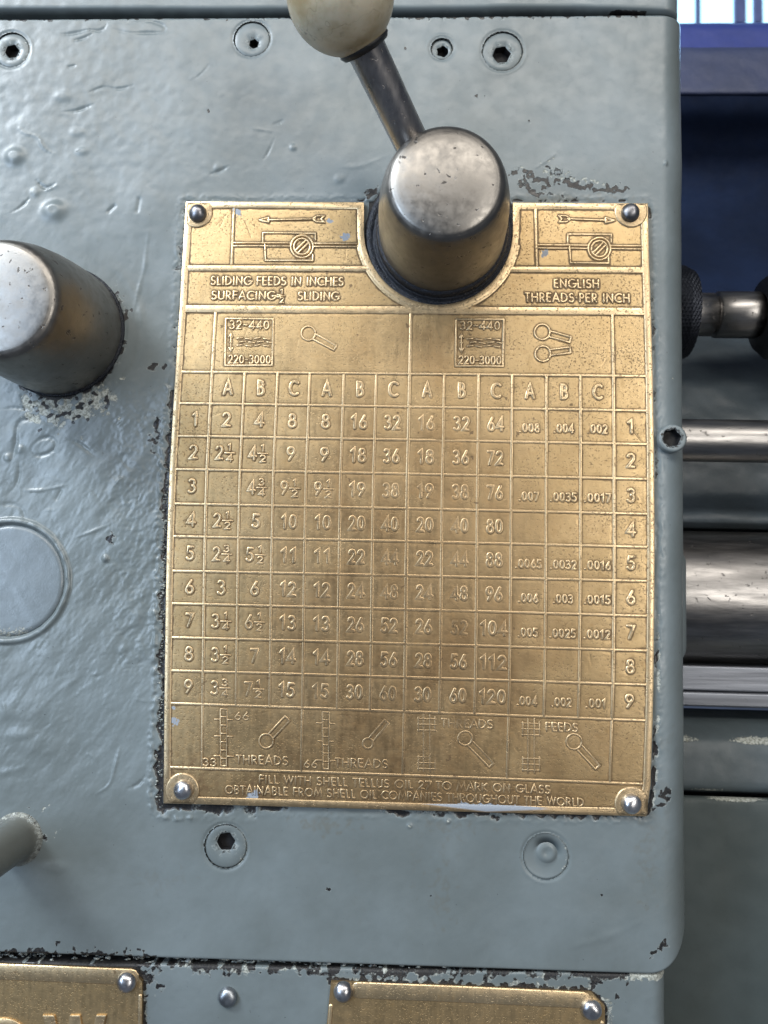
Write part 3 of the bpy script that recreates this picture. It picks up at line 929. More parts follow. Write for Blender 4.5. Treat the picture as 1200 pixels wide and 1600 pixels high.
def sheet(name, x0, x1, zlo, zhi, sp, h0, mat, rs=0.0, holes=(), edge_depth=8.0, kind='structure', relief_k=1.0, rim=0.8):
    """painted sheet; right edge rolls back with radius rs; zlo/zhi functions of x"""
    arcl = rs * math.pi / 2
    nflat = int((x1 - rs - x0) / sp)
    xs = list(np.linspace(-330.0, x0, 40)[:-1]) + list(np.linspace(x0, x1 - rs, nflat))
    ths = [0.0] * len(xs)
    bx = list(xs)
    if rs > 0:
        na = int(arcl / sp)
        for i in range(1, na + 1):
            th = math.pi / 2 * i / na
            bx.append(x1 - rs + rs * math.sin(th))
            ths.append(th)
        for d in (6.0, 20.0, 50.0):
            bx.append(x1 + 1e-3)
            ths.append(-d)
    bx, ths = np.array(bx), np.array(ths)
    base_h = np.where(ths >= 0, h0 - rs * (1 - np.cos(np.maximum(ths, 0))), h0 - rs + ths)
    nzv = int((np.max(zhi(bx)) - np.min(zlo(bx))) / sp)
    t = np.linspace(0, 1, nzv)
    # rows: rolled lip at top and bottom, then the face
    lips = [(-edge_depth), (-rim)]
    tt = np.concatenate([[0, 0], t, [1, 1]])
    dep = np.concatenate([[-edge_depth, -rim], np.zeros(nzv), [-rim, -edge_depth]])
    lo, hi = zlo(bx), zhi(bx)
    X = np.repeat(bx[None, :], len(tt), 0)
    Z = lo[None, :] + (hi - lo)[None, :] * tt[:, None]
    # soft rim along top/bottom edges
    dz = np.minimum(Z - lo[None, :], hi[None, :] - Z)
    e = np.clip(1 - dz / rim, 0, 1)
    Hh = sample(H, X, Z) * relief_k
    NXv = np.where(ths > 0, np.sin(np.maximum(ths, 0)), 0)[None, :]
    NHv = np.where(ths >= 0, np.cos(np.maximum(ths, 0)), 0)[None, :]
    NXv = np.where(ths[None, :] < 0, 1.0, NXv)
    fade = 1 - 0.6 * e
    Y = base_h[None, :] + Hh * NHv * fade - rim * (1 - np.sqrt(np.clip(1 - e * e, 0, 1))) * 0.9
    Y = Y + dep[:, None] * 1.0
    X = X + Hh * NXv * 0.8
    for (cx, cz, r) in holes:
        d = np.hypot(X - cx, Z - cz)
        near = (np.abs(d - r) < sp * 0.8) & (d > 1e-6)
        f = np.where(near, r / np.maximum(d, 1e-6), 1)
        X = np.where(near, cx + (X - cx) * f, X)
        Z = np.where(near, cz + (Z - cz) * f, Z)
    nr, nc = X.shape
    idx = np.arange(nr * nc).reshape(nr, nc)
    q = np.stack([idx[:-1, :-1], idx[:-1, 1:], idx[1:, 1:], idx[1:, :-1]], -1).reshape(-1, 4)
    V = np.stack([X.ravel(), Y.ravel(), Z.ravel()], 1)
    if len(holes):
        cxx, czz = V[q, 0].mean(1), V[q, 2].mean(1)
        keep = np.ones(len(q), bool)
        for (cx, cz, r) in holes:
            keep &= np.hypot(cxx - cx, czz - cz) > r - sp * 0.25
        q = q[keep]
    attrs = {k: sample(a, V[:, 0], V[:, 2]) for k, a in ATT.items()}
    o = mesh_obj(name, V, q, mat, attrs=attrs)
    if kind:
        o['kind'] = kind
    return o


zb0, zb1 = W(0, 1489)[1], W(985, 1522)[1]
xb0, xb1 = W(0, 1489)[0], W(985, 1522)[0]


def z_low(x):
    base = zb0 + (zb1 - zb0) * (x - xb0) / (xb1 - xb0)
    u = np.clip((x - (X_EDGE - R_CORN)) / R_CORN, 0, 1)
    return base + R_CORN * 1.5 * (1 - np.sqrt(1 - np.minimum(u, .9999) ** 2)) * 0.9


def z_high(x):
    zl = [W(a, b)[1] for a, b in ((-200, 30), (0, 29), (500, 26), (1050, 22))]
    xl_ = [W(a, b)[0] for a, b in ((-200, 30), (0, 29), (500, 26), (1050, 22))]
    return np.interp(x, xl_, zl)


BOSS = W(1047, 687)
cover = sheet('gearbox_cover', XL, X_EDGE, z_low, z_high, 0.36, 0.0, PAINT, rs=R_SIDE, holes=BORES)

# painted plug disc (blue grey) set in the ring
pd, pf = lathe([(R0 - 1.45, -.9), (R0 - 1.6, -.26), (R0 - 3, -.22), (10, -.2), (4, -.2)], 72)
pd[:, 1] += 0.06 * np.sin(pd[:, 0] * .9 + pd[:, 2] * .5)
po = mesh_obj('plug_disc', pd + [rx, 0, rz], pf, PAINT_PLUG, attrs={'cream': sample(CREAM, pd[:, 0] + rx, pd[:, 2] + rz), 'dark': np.zeros(len(pd)), 'rust': np.zeros(len(pd))})
tag(po, 'round blue-grey painted plug inside the raised ring at the left edge', 'plug')


# --------------------------------------------------------------- socket screws in the cover
def hex_head(R, rh, off, top, depth, turn, ragged=0.0):
    """screw head disc with a hexagonal pit: returns head mesh and pit mesh"""
    n = 48
    V, Fc = [], []
    th = [2 * math.pi * k / n for k in range(n)]

    def hexr(a):
        b = (a - math.radians(turn)) % (math.pi / 3) - math.pi / 6
        return rh * math.cos(math.pi / 6) / math.cos(b) * (1 + ragged * math.sin(5 * a + 1) * .6)
    rings = []
    for (rr, hh) in ((R, -4.0), (R, top - .6), (R - .25, top - .2), (R - .6, top)):
        rings.append([(rr * math.cos(a), hh, rr * math.sin(a)) for a in th])
    rings.append([(off[0] + (hexr(a) + .35) * math.cos(a), top - .04, off[1] + (hexr(a) + .35) * math.sin(a)) for a in th])
    rings.append([(off[0] + hexr(a) * math.cos(a), top - .3, off[1] + hexr(a) * math.sin(a)) for a in th])
    for r in rings:
        V += r
    for i in range(len(rings) - 1):
        for k in range(n):
            k2 = (k + 1) % n
            Fc.append((i * n + k, (i + 1) * n + k, (i + 1) * n + k2, i * n + k2))
    PV, PF = [], []
    for hh, sc_ in ((top - .28, 1.0), (top - depth, .93)):
        PV += [(off[0] + hexr(a) * sc_ * math.cos(a), hh, off[1] + hexr(a) * sc_ * math.sin(a)) for a in th]
    for k in range(n):
        k2 = (k + 1) % n
        PF.append((k, n + k, n + k2, k2))
    PV.append((off[0], top - depth, off[1]))
    for k in range(n):
        PF.append((n + k, 2 * n, n + (k + 1) % n))
    return (np.array(V), Fc), (np.array(PV), PF)


for i, (c, rpx, hc, hr, turn, kind, lab) in enumerate(SCREWS):
    x, z = W(*c)
    hx, hz = W(*hc)
    r = rpx * .2
    t = thing('socket_screw', lab, 'screw', x, 0, z, 'painted socket screws in the gearbox cover')
    top = -.55 if i != 2 else -.9
    if kind == 'hex':
        (hv, hf), (pv, pf_) = hex_head(r + .04, hr * .2, (hx - x, hz - z), top, 3.0, turn, .12 if i == 2 else .04)
    else:
        hv, hf = lathe([(r + .04, -4), (r + .04, top + .1), (r - .5, top - .1), (3.9, top - .1), (3.4, top - .35), (3.0, top - .1), (2.2, top + .3), (1.5, top + .35), (.8, top + .1), (.3, top + .05)], 48)
        hv[:, 0] += np.where(np.hypot(hv[:, 0], hv[:, 2]) < 3.8, hx - x, 0)
        hv[:, 2] += np.where(np.hypot(hv[:, 0], hv[:, 2]) < 3.8, hz - z, 0)
        pv = None
    at_ = {'dark': .5 * np.exp(-((np.hypot(hv[:, 0] - (hx - x), hv[:, 2] - (hz - z)) - hr * .2) / .35) ** 2) * (kind == 'hex'),
           'cream': .42 * (hv[:, 0] > r * .6), 'rust': .35 * (hv[:, 2] < -r * .3)}
    mesh_obj('screw_head', hv + [x, 0, z], hf, PAINT, t, attrs=at_)
    if pv is not None:
        mesh_obj('hex_socket', pv + [x, 0, z], pf_, HOLE, t, smooth=False)
# bore walls belong to the cover
parts = []
for (x, z, r) in BORES:
    v, f = lathe([(r + .02, .0), (r + .02, -4.6), (r - .5, -4.6)], 48)
    parts.append((v + [x, -.25, z], f))
v, f = merge(parts)
mesh_obj('bore_wall', v, f, PAINT, cover, attrs={'dark': np.full(len(v), .55), 'cream': np.zeros(len(v)), 'rust': np.zeros(len(v))})

# painted boss with a socket on the right edge
t = thing('socket_screw', 'hex screw in a round grey boss on the right edge, beside the plain steel rod', 'screw', BOSS[0], 0, BOSS[1], 'painted socket screws in the gearbox cover')
(hv, hf), (pv, pf_) = hex_head(22 * .196, 14.5 * .196, (-.3, .1), 3.0, 2.6, 12, .05)
hv[:, 1] += np.where(hv[:, 1] < -3, -9, 0)
mesh_obj('screw_head', hv + [BOSS[0], 0, BOSS[1]], hf, PAINT, t, attrs={'dark': .55 * (np.hypot(hv[:, 0] + .3, hv[:, 2] - .1) < 3.4) + .35 * np.exp(-((np.hypot(hv[:, 0], hv[:, 2]) - 4.0) / .4) ** 2), 'cream': .0 * hv[:, 0], 'rust': .5 * np.ones(len(hv))})
mesh_obj('hex_socket', pv + [BOSS[0], 0, BOSS[1]], pf_, HOLE, t, smooth=False)

# painted stud at the lower left, leaning out of the picture
sx, sz = W(26, 1312)
sv, sf = lathe([(9.0, -1.0), (8.2, 0.0), (7.2, .5), (6.6, 1.2), (6.4, 3), (6.3, 10), (6.2, 30), (6.0, 42), (5.2, 43.5), (4, 44)], 48)
sv[:, 0] += 0.06 * np.sin(sv[:, 1] * 1.1 + sv[:, 2])
so = mesh_obj('painted_stud', sv + [sx, 0, sz], sf, PAINT, attrs={'dark': np.clip(.45 - sv[:, 1] * .15, 0, .45) * (sv[:, 0] > 2), 'cream': np.where((sv[:, 1] < 1) & (sv[:, 2] > 0), .5, 0), 'rust': 1.1 * np.ones(len(sv))})
tag(so, 'round grey-painted stud sticking out of the cover at the lower left edge', 'stud')


# =================================================================== THE CHART PLATE
px_, pz_ = W(640, 790, HP)
plate = thing('chart_plate', 'large brass gearbox chart with rows of raised figures, notched under the steel lever hub', 'data plate', px_, 0, pz_)

# frame, bands, rules
frame_px = [(295.5, 320.2), (430, 320.6), (563.5, 321.3)] + [(NCX + (NR + 5.5) * math.cos(a), NCY + (NR + 5.5) * math.sin(a)) for a in np.linspace(math.pi, 0, 41)] + \
    [(806.5, 322), (900, 322.6), (1007, 323.2)]
frame_px += [((r[3] + r[4]) / 2, r[5]) for r in ROWS[2:-2]]
frame_px += [(1004.5, 1269.5), (760, 1263.5), (500, 1256), (261, 1249.5)]
frame_px += [((r[1] + r[2]) / 2, r[0]) for r in ROWS[2:-2]][::-1]
FLATP = [(-1.0, -1.9), (-.98, .80), (-.84, 1.0), (.80, 1.0), (.97, .6), (1.0, -.15)]
fr = [W(a, b, HP) for a, b in frame_px]
_q = sweep(fr, 5.4 * .2, .21, HP, [(1.0, -4.4), (.985, .70), (.90, 1.0), (-.80, 1.0), (-.95, .5), (-1.05, -.15)], True)
PENDING.append(('border_frame', [_q], plate, BRASS_UP))
ALL_STROKES.append((fr + [fr[0]], 5.4 * .2, 1.15))


def rowline(v, u0=0.0, u1=1.0, n=9):
    return [T(u0 + (u1 - u0) * i / (n - 1), v) for i in range(n)]


def cross_band(y0l, y0r, y1l, y1r, x0, x1, k):
    cy0, cy1 = (y0l + y1l) / 2, (y0r + y1r) / 2
    n = 12
    pts = [(x0 + (x1 - x0) * i / n, cy0 + (cy1 - cy0) * ((x0 + (x1 - x0) * i / n) - 290) / 713) for i in range(n + 1)]
    relief('cross_band', [pts], (y1l - y0l) / 2, .20 - k * .012, plate, mat=BRASS_UP,
           profile=[(-1.0, -.15), (-.93, .6), (-.8, 1.0), (.8, 1.0), (.93, .6), (1.0, -.15)])


cross_band(413.7, 416, 424, 428, 292, 572, 0)
cross_band(413.7, 416, 424, 428, 798, 1004, 1)
cross_band(476, 481, 489, 492.5, 288, 1006, 2)
# wide rim under the notch, fills the crescent down to the band
rimp = [(NCX + (NR + 8.8) * math.cos(a), NCY + (NR + 8.8) * math.sin(a)) for a in np.linspace(math.radians(168), math.radians(12), 40)]
relief('notch_rim', [rimp], 5.6, .17, plate, mat=BRASS_UP, profile=[(-1.0, -.15), (-.93, .6), (-.8, 1.0), (.8, 1.0), (.93, .6), (1.0, -.15)])

HL = .20
for i, k in enumerate(('head', 'r1', 'r2', 'r3', 'r4', 'r5', 'r6', 'r7', 'r8', 'r9', 'end', 'icons')):
    relief('rule_line', [rowline(RV[k])], 2.1, HL + .004 * i, plate, mat=BRASS_UP)
for j in range(1, 14):
    hw = 2.4 if j in (1, 7, 13) else 2.05
    v0 = RV['title'] if j in (1, 7, 13) else RV['head']
    vv = [v0] + [RV[k] for k in ('head', 'r1', 'r2', 'r3', 'r4', 'r5', 'r6', 'r7', 'r8', 'r9', 'end') if RV[k] > v0]
    relief('rule_line', [[T(FR[j], v) for v in vv]], hw, HL + .01 + .003 * j, plate, mat=BRASS_UP)
for j in (1, 4, 7, 10, 13):
    relief('rule_line', [[T(FR[j], v) for v in (1101, 1150, 1198)]], 1.9, HL + .005 * j / 7, plate, mat=BRASS_UP)
relief('rule_line', [[(365.5, 326), (362, 413)]], 2.0, HL, plate, mat=BRASS_UP)
relief('rule_line', [[(837, 327), (838.5, 415)]], 2.0, HL, plate, mat=BRASS_UP)

# figures in the cells
FIG = {1: ['2', '2 1/4', '', '2 1/2', '2 3/4', '3', '3 1/4', '3 1/2', '3 3/4'], 2: ['4', '4 1/2', '4 3/4', '5', '5 1/2', '6', '6 1/2', '7', '7 1/2'],
       3: ['8', '9', '9 1/2', '10', '11', '12', '13', '14', '15'], 5: ['16', '18', '19', '20', '22', '24', '26', '28', '30'],
       6: ['32', '36', '38', '40', '44', '48', '52', '56', '60'], 9: ['64', '72', '76', '80', '88', '96', '104', '112', '120'],
       10: ['.008', '', '.007', '', '.0065', '.006', '.005', '', '.004'], 11: ['.004', '', '.0035', '', '.0032', '.003', '.0025', '', '.002'],
       12: ['.002', '', '.0017', '', '.0016', '.0015', '.0012', '', '.001'], 0: list('123456789')}
FIG[4], FIG[7], FIG[8], FIG[13] = FIG[3], FIG[5], FIG[6], FIG[0]
VL = [RV[k] for k in ('head', 'r1', 'r2', 'r3', 'r4', 'r5', 'r6', 'r7', 'r8', 'r9', 'end')]
LH = .30


def fig(s, cx, cy, H_):
    if not s:
        return
    worn = 1 - .15 * float(sample(WEAR, np.array([W(cx, cy)[0]]), np.array([W(cx, cy)[1]]))[0])
    if '/' in s:
        a, b = s.split(' ')
        n, d = b.split('/')
        st = text_strokes(a, cx - 8.5, cy, 21, width=11.5)
        st2 = text_strokes(n, cx + 7.5, cy - 8.5 + .03 * 8, 10.5, width=5 if n == '1' else 9)
        st2 += text_strokes(d, cx + 7.5, cy + 8.5, 10.5, width=9.5)
        st2.append([(cx, cy + .3), (cx + 15.5, cy + .8)])
        relief('numeral', st, 2.15, H_ * worn, plate, mat=BRASS_UP)
        relief('numeral', st2, 1.45, H_ * worn * .9, plate, mat=BRASS_UP)
    elif s[0] == '.':
        st = text_strokes(s, cx - 1, cy + 5, 13.5, width=31 if len(s) == 4 else 41, gap=.22)
        relief('numeral', st, 1.65, H_ * worn * .9, plate, mat=BRASS_UP)
    else:
        n = len(s)
        wd = {1: None, 2: 24, 3: 40}[n]
        sq = .95
        if n == 1:
            wd = G[s][0] * 21
        st = text_strokes(s, cx, cy, 21, width=wd, gap=.22)
        relief('numeral', st, 2.3, H_ * worn, plate, mat=BRASS_UP)


for c in range(14):
    u = (FR[c] + FR[c + 1]) / 2
    if 1 <= c <= 12:
        x, y = T(u, (VL[0] + VL[1]) / 2)
        ch = 'ABC'[(c - 1) % 3]
        relief('column_letter', text_strokes(ch, x + 1, y - 1, 22, width=G[ch][0] * 18), 2.6, LH * .9, plate, mat=BRASS_UP)
    for r in range(9):
        x, y = T(u, (VL[r + 1] + VL[r + 2]) / 2 if r < 9 else 0)
        fig(FIG[c][r], x + (1 if c else 2), y - 1, LH)


def put_text(s, x0, x1, cy, h, hw, Hh=.36, gap=.16):
    relief('lettering', text_strokes(s, (x0 + x1) / 2, cy, h, width=x1 - x0, gap=gap), hw * 1.12, Hh * .68, plate, mat=BRASS_UP)


put_text('SLIDING FEEDS IN INCHES', 330, 537, 439.5, 13, 1.35, gap=.14)
put_text('SURFACING=', 331, 440, 462, 13, 1.35, gap=.14)
put_text('1', 438, 443, 456, 8, 1.0)
put_text('2', 437, 444, 469, 8, 1.0)
relief('lettering', [[(436, 462.4), (445, 462.7)]], .9, .3, plate, mat=BRASS_UP)
put_text('SLIDING', 466, 530, 463, 13, 1.35, gap=.14)
put_text('ENGLISH', 865, 936, 443.5, 13, 1.35, gap=.16)
put_text('THREADS:PER INCH', 820, 984, 465.5, 13.5, 1.35, gap=.15)
for bx_, by_ in ((390, 535), (750, 536)):
    relief('lettering', text_strokes('32~440', bx_, by_ - 27, 13, width=62), 1.35, .34, plate, mat=BRASS_UP)
    relief('lettering', text_strokes('220-3000', bx_, by_ + 27, 13, width=66), 1.35, .34, plate, mat=BRASS_UP)
    x0, x1, y0, y1 = bx_ - 37, bx_ + 37, by_ - 37, by_ + 36
    relief('symbol_box', [[(x0, y0), (x1, y0 + .4), (x1 - 1, y1 + .4), (x0 - 1.5, y1), (x0, y0)]], 1.5, .30, plate, mat=BRASS_UP)
    st = [[(bx_ - 29, by_ - 12), (bx_ - 29, by_ + 12)], [(bx_ - 32, by_ - 8), (bx_ - 29, by_ - 14), (bx_ - 26, by_ - 8)], [(bx_ - 32, by_ + 8), (bx_ - 29, by_ + 14), (bx_ - 26, by_ + 8)], [(bx_ - 31, by_), (bx_ - 27, by_)]]
    for r_ in range(3):
        yy = by_ - 6 + r_ * 5.5
        for q in range(4):
            xx = bx_ - 20 + q * 14 + (r_ % 2) * 5
            st.append([(xx, yy), (xx + 9, yy + (1.5 if q % 2 else -1.0))])
    relief('spindle_symbol', st, 1.1, .26, plate, mat=BRASS_UP)


def lever_symbol(x, y, r, x2, y2, hw=5.0, faint=1.0):
    dx, dy = x2 - x, y2 - y
    L = math.hypot(dx, dy)
    ux, uy = dx / L, dy / L
    nx_, ny_ = -uy * hw, ux * hw
    st = [[(x + r * math.cos(a), y + r * math.sin(a)) for a in np.linspace(0, 2 * math.pi, 25)]]
    st.append([(x + ux * r + nx_, y + uy * r + ny_), (x2 + nx_, y2 + ny_), (x2 - nx_, y2 - ny_), (x + ux * r - nx_, y + uy * r - ny_)])
    relief('lever_symbol', st, 1.5, .34 * faint, plate, mat=BRASS_UP)


lever_symbol(482, 521, 11, 524, 544, 4.5)
lever_symbol(847, 519, 12, 891, 531, 4.5)
lever_symbol(848, 553, 12, 891, 547, 4.5)
lever_symbol(416, 1158, 11, 449, 1123, 5, .8)
lever_symbol(575, 1162, 8, 604, 1128, 4, .45)
lever_symbol(727, 1154, 11, 768, 1196, 5, .7)
lever_symbol(897, 1159, 12, 934, 1199, 5)


def arrow(x0, y0, x1, y1, k):
    """tail at x0, head at x1"""
    s = 1 if x1 > x0 else -1
    st = [[(x0 + s * 14, y0), (x1 - s * 12, y1)], [(x1 - s * 14, y1 - 4), (x1, y1), (x1 - s * 14, y1 + 4), (x1 - s * 14, y1 - 4)],
          [(x0, y0 - 5), (x0 + s * 5, y0), (x0, y0 + 5), (x0 + s * 12, y0 + 4.5), (x0 + s * 18, y0), (x0 + s * 12, y0 - 4.5), (x0, y0 - 5)]]
    relief('arrow_symbol', st, 1.35, .3, plate, mat=BRASS_UP)


arrow(507, 342.5, 406, 344, 0)
arrow(873, 342.5, 960, 344.5, 1)


def saddle_symbol(x0, x1, y0, y1, cx, cy, bl, br, sh):
    st = [[(x0, cy - 5), (x0, y0), (x1, y0 + .5), (x1, cy - 10)], [(x0 + 3, cy - 4), (x0 + 4, y1), (x1 - 4, y1 + .5), (x1 - 4, cy + 12)],
          [(bl, cy - 6), (cx - 17, cy - 5.5)], [(bl, cy - 1), (cx - 17, cy - .5)], [(cx + 17, cy - 5), (br, cy - 4.5)], [(cx + 17, cy), (br, cy + .5)]]
    relief('saddle_symbol', st, 1.25, .28, plate, mat=BRASS_UP)
    st = [[(cx + r * math.cos(a), cy + r * math.sin(a)) for a in np.linspace(0, 2 * math.pi, 29)] for r in (17.5, 12.5)]
    st += [[(cx - 10, cy + 6), (cx + 6, cy - 10)], [(cx - 6, cy + 10), (cx + 10, cy - 6)]]
    relief('handwheel_symbol', st, 1.5, .33, plate, mat=BRASS_UP)


saddle_symbol(411, 493, 364, 407, 472, 385.5, 365, 558, 0)
saddle_symbol(887, 955, 366, 411, 936.5, 389, 839, 1002, 1)


def shaft_symbol(x, y0, y1, ticks, k=1.0):
    st = [[(x - 5, y0), (x + 5, y0 + .3), (x + 5, y1), (x - 5, y1), (x - 5, y0)]]
    for ty, L in ticks:
        st += [[(x - L, ty), (x - 5, ty + .3)], [(x + 5, ty + .6), (x + L, ty + 1)]]
    for ty in np.arange(y0 + 12, y1 - 5, 13):
        st.append([(x - 4, ty), (x + 4, ty + .4)])
    relief('gear_shaft_symbol', st, 1.15, .26 * k, plate, mat=BRASS_UP)


shaft_symbol(349.5, 1108, 1197, ((1124, 14), (1150, 14), (1181, 15)))
shaft_symbol(509, 1113, 1202, ((1130, 14), (1158, 12), (1188, 15)), .75)


def gear_pair(x, y0, y1, k):
    st = [[(x - 5, y0 - 8), (x - 5, y1 + 10)], [(x + 5, y0 - 8), (x + 5, y1 + 10)]]
    for yc in (y0 + 8, y1 - 4):
        for q in (-9, 0, 9):
            st.append([(x - 14, yc + q), (x + 14, yc + q + .6)])
        for q in (-13, 13):
            st.append([(x + q, yc - 11), (x + q, yc + 11)])
    relief('gear_pair_symbol', st, 1.1, .26 * k, plate, mat=BRASS_UP)


gear_pair(667, 1124, 1196, .55)
gear_pair(830, 1131, 1198, 1)
put_text('66', 367, 389, 1119, 12, 1.2)
put_text('33', 317, 338, 1191, 12, 1.2)
put_text('THREADS', 369, 450, 1188, 13, 1.25, .28)
put_text('33', 530, 550, 1124, 12, 1.1, .2)
put_text('66', 475, 496, 1194, 12, 1.1, .24)
put_text('THREADS', 524, 606, 1193, 13, 1.25, .26)
put_text('THREADS', 690, 770, 1131, 13, 1.3, .24)
put_text('FEEDS', 853, 903, 1136.5, 13, 1.3, .30)
put_text('FILL WITH SHELL TELLUS OIL 27 TO MARK ON GLASS', 405, 860, 1226, 12.5, 1.25, .24, .15)
put_text('OBTAINABLE FROM SHELL OIL COMPANIES THROUGHOUT THE WORLD', 352, 912, 1244, 12.5, 1.25, .26, .15)

# dirt raster from every stroke
DIRT = np.zeros((NZ, NX))
for wp, hw, k in ALL_STROKES:
    seg_field(DIRT, wp, hw + 1.0, lambda d: k * np.clip(1.06 - (np.maximum(d - hw, 0) / .55), 0, 1), 'max')
DIRT = gauss(DIRT, .28)
edge_in = np.clip(1 - DP / 9.0, 0, 1)
TITLE = sm(500, 470, PY)
DIRT = np.clip(DIRT * (.95 + .3 * TITLE) + .18 * edge_in * band(1.0, 6) + .06 * band(2, 12), 0, 1.3)
for cx, cy, rr in ((308, 332, 30), (985, 331, 30), (285, 1236, 34), (988, 1258, 34), (420, 1215, 60), (300, 1220, 60)):
    x, z = W(cx, cy)
    DIRT = np.maximum(DIRT, .52 * np.exp(-(np.hypot(GX - x, GZ - z) / (rr * .2)) ** 2) * (1 + .3 * nE))
SCR = np.zeros((NZ, NX))
for k in range(170):
    x, y = random.uniform(275, 1010), random.uniform(325, 1240)
    a = random.gauss(-.9, .5) if random.random() < .6 else random.uniform(0, 3.1)
    L = random.uniform(4, 26)
    seg_field(SCR, [W(x, y, HP), W(x + math.cos(a) * L, y + math.sin(a) * L, HP)], .5, lambda d: np.exp(-(d / .16) ** 2) * random.uniform(.3, 1))
for (a, b, c, d) in ((338, 352, 352, 336), (343, 355, 348, 345), (978, 660, 1002, 690), (985, 730, 1003, 716), (965, 1190, 990, 1150), (940, 575, 948, 562), (392, 372, 382, 345)):
    seg_field(SCR, [W(a, b, HP), W(c, d, HP)], .5, lambda q: 1.2 * np.exp(-(q / .17) ** 2))

# field sheet
nu, nv = 500, 640
U = np.linspace(0, 1, nu)
VLp = np.linspace(316, 1255, nv)
xo = np.interp(VLp, ROWS[:, 0], ROWS[:, 1])
xo2 = np.interp(VLp, ROWS[:, 0], ROWS[:, 4])
yr = np.interp(VLp, ROWS[:, 0], ROWS[:, 5])
PU = (xo + 2)[:, None] + (xo2 - xo - 4)[:, None] * U[None, :]
PV_ = VLp[:, None] + (yr - VLp)[:, None] * U[None, :]
X, Z = at(PU, PV_, HP)
hb = 0.04 * band(12, 50) + .004 * band(1, 4)
Hf = HP + sample(hb, X, Z) - .06 * sample(SCR, X, Z) - .05 * np.clip(sample(DIRT, X, Z), 0, 1)
idx = np.arange(nu * nv).reshape(nv, nu)
q = np.stack([idx[:-1, :-1], idx[1:, :-1], idx[1:, 1:], idx[:-1, 1:]], -1).reshape(-1, 4)
cu, cv = PU.ravel()[q].mean(1), PV_.ravel()[q].mean(1)
inn = (np.hypot(cu - NCX, cv - NCY) < NR + 1.5) | ((np.abs(cu - NCX) < NR + 1.5) & (cv < NCY))
q = q[~inn]
V = np.stack([X.ravel(), Hf.ravel(), Z.ravel()], 1)
mesh_obj('brass_sheet', V, q, BRASS, plate, attrs={'brown_tone': sample(BROWN_TONE, V[:, 0], V[:, 2]), 'wear': sample(WEAR, V[:, 0], V[:, 2]), 'dirt': np.maximum(sample(DIRT, V[:, 0], V[:, 2]), .7 * sample(SCR, V[:, 0], V[:, 2])), 'fleck': sample(FLECK, V[:, 0], V[:, 2])})

for name, parts, parent, mat in PENDING:
    if parts:
        V, Fc = merge([(v, f) for v, f in parts])
        mesh_obj(name, V, Fc, mat or BRASS_UP, parent, attrs=wv(V))


# rivets
def rivet(parent, px, py, h, rpx, mat, squash=.72, name='rivet', seed=0):
    x, z = W(px, py, h + 1)
    r = rpx * .19
    prof = [(r * 1.0, -.3), (r * 1.02, .15)] + [(r * math.cos(a) ** .9, r * squash * math.sin(a) + .15) for a in np.linspace(.12, 1.35, 9)]
    prof.append((.15 * r, r * squash * .985 + .15))
    v, f = lathe(prof, 36)
    rr = random.Random(seed)
    v[:, 1] += .07 * r * np.sin(v[:, 0] * 2.6 / r + rr.uniform(0, 6)) * np.cos(v[:, 2] * 2.1 / r + rr.uniform(0, 6)) * (v[:, 1] > .5)
    v[:, 0] *= rr.uniform(.94, 1.03)
    return mesh_obj(name, v + [x, h, z], f, mat, parent)


for (a, b, m_, r_) in ((308, 332, STEEL_DARK_RIVET, 15.5), (986, 331, STEEL_DARK_RIVET, 15.5), (285, 1235, STEEL_RIVET, 16), (988, 1257, STEEL_RIVET, 16)):
    x, z = W(a, b, HP)
    v, f = lathe([(r_ * .2 * 1.7, HP - .2), (r_ * .2 * 1.62, HP + .30), (r_ * .2 * 1.5, HP + .37), (r_ * .2 * .9, HP + .375)], 40)
    v = v + [x, 0, z]
    lim = (v[:, 0] < W(1010, b, HP)[0]) | (a < 500)
    if a < 500:
        v[:, 0] = np.maximum(v[:, 0], W(np.interp(b, ROWS[:, 0], ROWS[:, 1]) + 2, b, HP)[0])
    else:
        v[:, 0] = np.minimum(v[:, 0], W(np.interp(b, ROWS[:, 5], ROWS[:, 4]) - 2, b, HP)[0])
    if b < 600:
        v[:, 2] = np.minimum(v[:, 2], W(a, 317.5 + (2 if a > 500 else 0), HP)[1])
    else:
        v[:, 2] = np.maximum(v[:, 2], W(a, 1254.5 + (18 if a > 500 else 0), HP)[1])
    mesh_obj('rivet_pad', v, f, BRASS_UP, plate, attrs={'brown_tone': np.full(len(v), .3), 'wear': np.full(len(v), .1), 'dirt': np.full(len(v), .42), 'fleck': np.zeros(len(v))})
    rivet(plate, a, b, HP + .3, r_, m_, seed=a)

# =================================================================== LEVERS
hub_prof = [(19.6, .6), (19.7, 1.5), (19.7, 6), (19.6, 12), (19.3, 19), (18.7, 26), (17.7, 31.5), (16.9, 34.2), (16.4, 35.4), (15.8, 36.2), (14.9, 36.9), (13.4, 37.4), (11, 37.9), (7.5, 38.3), (4, 38.5), (1.5, 38.6)]


def fine_prof(p, k=3):
    out_ = []
    for (a, b), (c, d) in zip(p[:-1], p[1:]):
        for i in range(k):
            out_.append((a + (c - a) * i / k, b + (d - b) * i / k))
    return out_ + [p[-1]]


